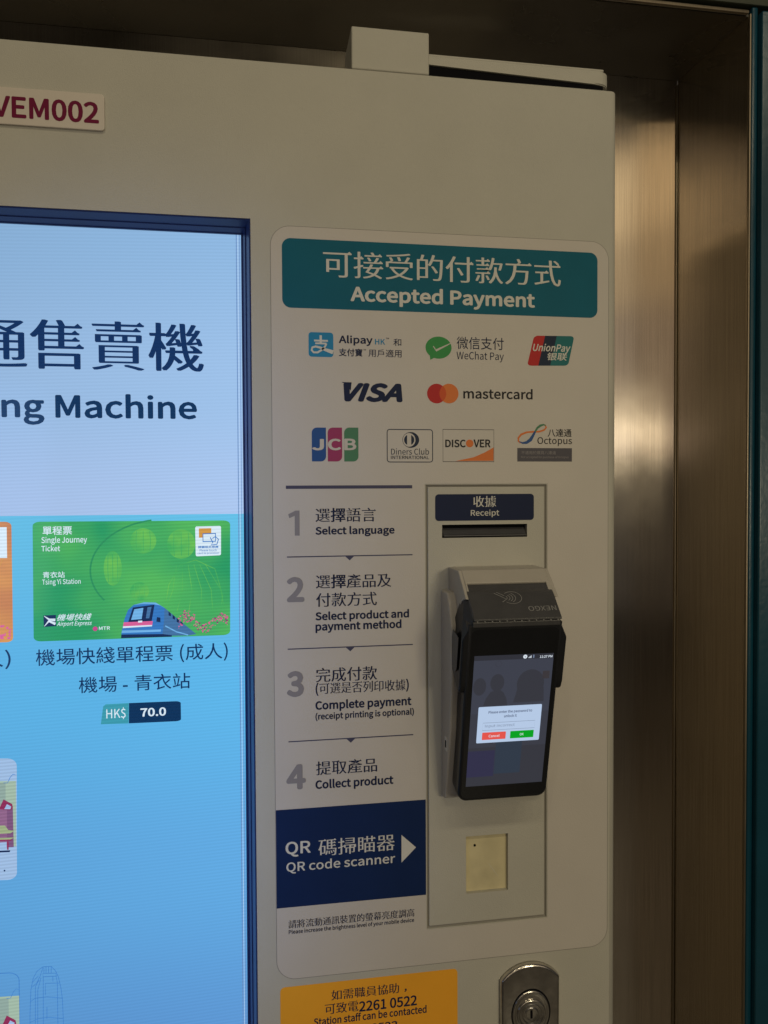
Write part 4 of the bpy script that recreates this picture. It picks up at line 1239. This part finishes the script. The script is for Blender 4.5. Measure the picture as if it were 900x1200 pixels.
# orange help sticker at the bottom
hs = thing('help_sticker', 'orange sticker with a staff telephone number below the payment sign', 'sticker', (0, 0, 0))
bm = bmesh.new()
b = (-94.8,65.7,-479.0,-417.6)
extrude(bm, rrect(b[0], b[1], b[2], b[3], 4, 6), -.3, -.03)
build('sticker_sheet', bm, 'orange', hs)
write('sticker_lettering', '如需職員協助', (-49.8,11.4,-433.9,-424.8), 'ink', hs, -.4, .004, True)
write('sticker_lettering', ',', (16.3,18.5,-433.7,-430.6), 'ink', hs, -.4, .02)
write('sticker_lettering', '可致電', (-55.7,-25.6,-446.1,-436.5), 'ink', hs, -.4, .004, True)
write('sticker_lettering', '2261 0522', (-25.0,27.8,-447.2,-437.7), 'ink', hs, -.4, .026)
write('sticker_lettering', 'Station staff can be contacted', (-65.5,36.7,-455.2,-447.8), 'ink', hs, -.4, .026)
write('sticker_lettering', '2261 0522', (-41.1,10.0,-465.8,-459.3), 'ink', hs, -.4, .026)

# ================================================================== CARD TERMINAL AND ITS CRADLE
cr = thing('terminal_cradle', 'light grey hooded wall cradle behind the card terminal', 'cradle', (0, 0, 0))
bm = bmesh.new()
side_prism(bm, [(0.35, -70), (-20, -70.5), (-26, -76), (-36, -98), (-36, -150), (-30, -190), (-13, -252), (-10, -256), (0.35, -258)], 51.5, 145.5, bev=1.6, seg=2)
build('cradle_base', bm, 'cradle', cr)
def hood_profile():
    return [(-0.0, -50), (-33, -50), (-58, -71.5), (-52, -72.5), (-44, -75), (-33, -84), (-22, -91), (-0.0, -91)]
for xa, xb in ((58.6, 61.6), (136.2, 139.4)):
    bm = bmesh.new()
    side_prism(bm, hood_profile(), xa, xb, bev=.7)
    build('hood_side', bm, 'cradle', cr)
bm = bmesh.new()
side_prism(bm, [(-0.0, -49.8), (-33, -49.8), (-45.5, -59.6), (-44, -61.6), (-32, -52.6), (-0.0, -52.6)], 61.4, 136.4, bev=.7)
build('hood_top', bm, 'cradle', cr)
for xa, xb in ((61.4, 63.0), (132.6, 136.4)):
    bm = bmesh.new()
    side_prism(bm, [(-45.3, -59.5), (-57.5, -71.0), (-55.5, -73.0), (-43.5, -61.5)], xa, xb, bev=.5)
    build('hood_lip', bm, 'cradle', cr)
bm = bmesh.new()
box(bm, 50.9, 51.7, -22, -14, -210, -198, bev=.3)
build('service_port', bm, 'white', cr)
bm = bmesh.new()
box(bm, 50.6, 51.2, -20, -17, -207, -201)
build('port_hole', bm, 'gap', cr)

TILT = 0.2315
tm = thing('card_terminal', 'black handheld card payment terminal showing a password dialog', 'card terminal', (97.7, -51.8, -176.3))
tm.rotation_euler = (TILT, 0, 0)
# local frame: x across, z up the screen, -y out of the screen
bm = bmesh.new()
extrude(bm, rrect(-40.5, 39.8, -76, 88, 8.5, 8, (1, 1, 0, 0)), 0, 21, 0, bev=2.6, seg=4)
body = build('body', bm, 'plastic', tm, False)
for p in body.data.polygons:
    p.use_smooth = len(p.vertices) == 4 and abs(p.normal.y) < 0.99
# wide printer housing with drooping shoulders
bm = bmesh.new()
side_prism(bm, [(1.2, 92.5), (33, 110.5), (44, 110.5), (46, 92), (46, 74), (44, 60), (36, 42), (21, 33), (8, 25.5), (3, 26.5), (1.2, 34), (1.2, 74), (1.2, 84)], -45.2, 45.2, bev=2.2, seg=3)
bmesh.ops.recalc_face_normals(bm, faces=bm.faces)
for v in bm.verts:                                   # the shoulders draw in towards the paper cover
    k = min(1.0, max(0.0, (v.co.z-0.074)/0.017))
    v.co.x *= 1 - 0.195*k
build('printer_housing', bm, 'plastic', tm)
# thin plates in a lighter tone, painting the light on the shoulder facets
for s_ in (-1, 1):
    bm = bmesh.new()
    side_prism(bm, [(12, 72), (30, 72), (34, 58), (30, 42), (18, 38), (12, 44)], 44.7*s_, 45.45*s_, bev=.2)
    build('lit_shoulder_facet', bm, 'cover_plastic', tm)
bm = bmesh.new()
side_prism(bm, [(-1.4, 91.6), (-1.2, 93.2), (8, 98.8), (18, 104.8), (22, 106.9), (24, 107.6), (26.5, 107.7), (33, 110.6), (33, 108.8), (24, 105), (10, 98), (1, 92)], -36.6, 37.8, bev=.3)
cov = build('paper_cover', bm, 'cover_plastic', tm)
bm = bmesh.new()
for i in range(12):                                  # tear teeth along the edge
    x = -34 + 68.5*i/11
    vs = [bm.verts.new((a*MM, b*MM, c*MM)) for a, b, c in ((x-.7, -1.3, 92.0), (x+.7, -1.3, 92.0), (x, -2.0, 91.0), (x, -1.0, 91.2))]
    for q in ((0, 1, 2), (0, 2, 3), (1, 3, 2), (0, 3, 1)):
        bm.faces.new([vs[j] for j in q])
build('tear_teeth', bm, 'emboss', cov)
bm = bmesh.new()
box(bm, -37.4, 37.2, -1.0, 1.0, 86.2, 90.8, bev=.6)
build('cover_lip', bm, 'cover_plastic', tm)
# cover markings sit on the slope
ca = math.atan2(20, 33)
def slope(bm, lift):
    d = Vector((0, 33, 20)).normalized()
    nrm = Vector((0, -20, 33)).normalized()
    for v in bm.verts:
        s = v.co.z
        v.co = Vector((v.co.x, 0, .092)) + d*s + nrm*lift*MM + Vector((0, 0, 0))
for nm, fn in (('contactless_emblem', 0), ('cover_lettering', 1)):
    if fn == 0:
        bm = bmesh.new()
        p0, p1 = (-14.5,24.9), (8.3,23.4)
        t0, t1 = (-4.0,17.3), (-1.0,29.7)
        ccx, ccz = (p0[0]+p1[0])/2, (t0[1]+t1[1])/2 - 2.6
        rx, rz = abs(p1[0]-p0[0])/2, abs(t1[1]-t0[1])/2
        stroke(bm, ell(ccx+3.2, ccz, rx*.72, rz, 30, -135, 135), .45, 0, 0)
        for k in range(4):
            stroke(bm, ell(ccx-4+k*.4, ccz, 3.0+k*2.0, 2.2+k*1.25, 10, -50, 50), .5, 0, 0)
        stroke(bm, [(ccx-rx, ccz+rz*.8), (ccx-6, ccz+1.5), (ccx-2, ccz-1.5), (ccx-6, ccz-rz*.7)], .6, 0, 0)
        stroke(bm, [(ccx-rx*.8, ccz+rz*.95), (ccx-3, ccz+2.2)], .5, 0, 0)
        slope(bm, 1.9)
        build(nm, bm, 'emboss', cov)
    else:
        q0, q1 = (11.5,6.9), (35.5,11.7)
        o = write(nm, 'NEXGO', (q0[0], q1[0], q0[1], q1[1]), 'emboss', None, 0, 0, rot180=True)
        bm = bmesh.new()
        bm.from_mesh(o.data)
        slope(bm, 1.7)
        bm.to_mesh(o.data)
        bm.free()
        o.parent = cov
bm = bmesh.new()
stroke(bm, [(-33, 3.6), (33.5, 3.6)], .7, 0, 0)
slope(bm, 1.5)
build('cover_groove', bm, 'gap', cov)

# screen
bm = bmesh.new()
poly(bm, rrect(-37.8, 37.2, -72.5, 84, 5, 5), -.06)
gl = build('front_glass', bm, 'glass', tm)
bm = bmesh.new()
TS = -.12
poly(bm, [(-34.2, -60.9), (34.2, -60.9), (34.2, 60.9), (-34.2, 60.9)], TS, 0)
poly(bm, [(-34.2, 56.6), (34.2, 56.6), (34.2, 60.9), (-34.2, 60.9)], TS-.03, 1)
poly(bm, [(-34.2, -24), (34.2, -24), (34.2, 8), (-34.2, 8)], TS-.03, 2)
poly(bm, [(-34.2, -60.9), (34.2, -60.9), (34.2, -24), (-34.2, -24)], TS-.03, 3)
poly(bm, [(-34.2, -52), (-10.5, -52), (-10.5, -27), (-34.2, -27)], TS-.05, 4)
poly(bm, [(-10.2, -50), (13, -50), (13, -17), (-10.2, -17)], TS-.05, 5)
poly(bm, [(13.3, -50), (34.2, -50), (34.2, -26), (13.3, -26)], TS-.05, 6)
# dim photograph of three seated silhouettes and a faint bank title
for c in ((-28, 33, 5.6, 8), (-13, 36, 6, 8), (16, 34, 12, 13)):
    poly(bm, ell(c[0], c[1], c[2], c[3], 20), TS-.06, 3)
poly(bm, [(-24, 15), (-3, 15), (-4, 21), (-7, 27), (-11, 30), (-18, 28), (-22, 22)], TS-.07, 3)
poly(bm, [(2, 17), (29, 17), (28, 30), (22, 38), (10, 38), (5, 30)], TS-.07, 3)
stroke(bm, ell(-13, 53, 2.6, 2.6, 18), .5, TS-.06, 2, True)
poly(bm, [(26, 38), (32, 38), (32, 45), (26, 45)], TS-.06, 7)
scr = build('screen', bm, ['t_dim', 't_bar', 't_dim2', 't_dim3', 't_violet', 't_tealish', 't_dim3', 't_brown'], tm)
dq = [(-27.6,-19.3), (27.8,-19.7), (28.0,14.1), (-27.7,14.6)]
dxs = (dq[0][0]+dq[3][0])/2, (dq[1][0]+dq[2][0])/2
dzs = (dq[0][1]+dq[1][1])/2, (dq[2][1]+dq[3][1])/2
bm = bmesh.new()
poly(bm, rrect(dxs[0], dxs[1], dzs[0], dzs[1], 1.0, 4), TS-.1, 0)
DQ = lambda u, v: (dxs[0]+u*(dxs[1]-dxs[0]), dzs[0]+v*(dzs[1]-dzs[0]))
a0, a1 = DQ(.085, .35), DQ(.91, .555)
stroke(bm, [(a0[0], a0[1]), (a1[0], a0[1]), (a1[0], a1[1]), (a0[0], a1[1])], .3, TS-.14, 3, True)
a0, a1 = DQ(.085, .085), DQ(.46, .29)
poly(bm, rrect(a0[0], a1[0], a0[1], a1[1], .5, 3), TS-.14, 1)
a2, a3 = DQ(.53, .085), DQ(.905, .29)
poly(bm, rrect(a2[0], a3[0], a2[1], a3[1], .5, 3), TS-.14, 2)
dlg = build('dialog_box', bm, ['t_dlg', 't_red', 't_green', 't_grey'], tm)
def tw(s, u0, u1, v0, v1, m, w=.0):
    p, q = DQ(u0, v0), DQ(u1, v1)
    write('dialog_lettering', s, (p[0], q[0], p[1], q[1]), m, dlg, TS-.2, w, res=3)
tw('Please enter the password to', .16, .85, .79, .885, 't_dtext', .02)
tw('unlock it', .41, .61, .685, .765, 't_dtext', .02)
tw('Input incorrect', .12, .59, .41, .51, 't_grey')
tw('Cancel', .19, .36, .15, .225, 't_white', .01)
tw('OK', .685, .745, .155, .22, 't_white', .01)
p0, p1 = (22.2,57.0), (33.1,59.2)
write('status_lettering', '11:27 PM', (p0[0], p1[0], p0[1], p1[1]), 't_white', scr, TS-.1, .02, res=3)
bm = bmesh.new()
ic = (9.4,58.7)
poly(bm, ell(ic[0], ic[1], 1.75, 1.75, 18), TS-.08, 0)
stroke(bm, [(ic[0]-.7, ic[1]+.7), (ic[0], ic[1]-.1), (ic[0]+.7, ic[1]+.7)], .35, TS-.12, 1)
stroke(bm, [(ic[0], ic[1]-.1), (ic[0], ic[1]-1.0)], .35, TS-.12, 1)
for k, h in enumerate((.8, 1.5, 2.2)):
    poly(bm, [(ic[0]+3.0+k*.9, ic[1]-1.4), (ic[0]+3.6+k*.9, ic[1]-1.4), (ic[0]+3.6+k*.9, ic[1]-1.4+h), (ic[0]+3.0+k*.9, ic[1]-1.4+h)], TS-.08, 0)
poly(bm, [(ic[0]+6.8, ic[1]-1.4), (ic[0]+7.9, ic[1]-1.4), (ic[0]+7.9, ic[1]+1.4), (ic[0]+6.8, ic[1]+1.4)], TS-.08, 2)
build('status_icon', bm, ['t_white', 't_bar', 't_grey'], scr)
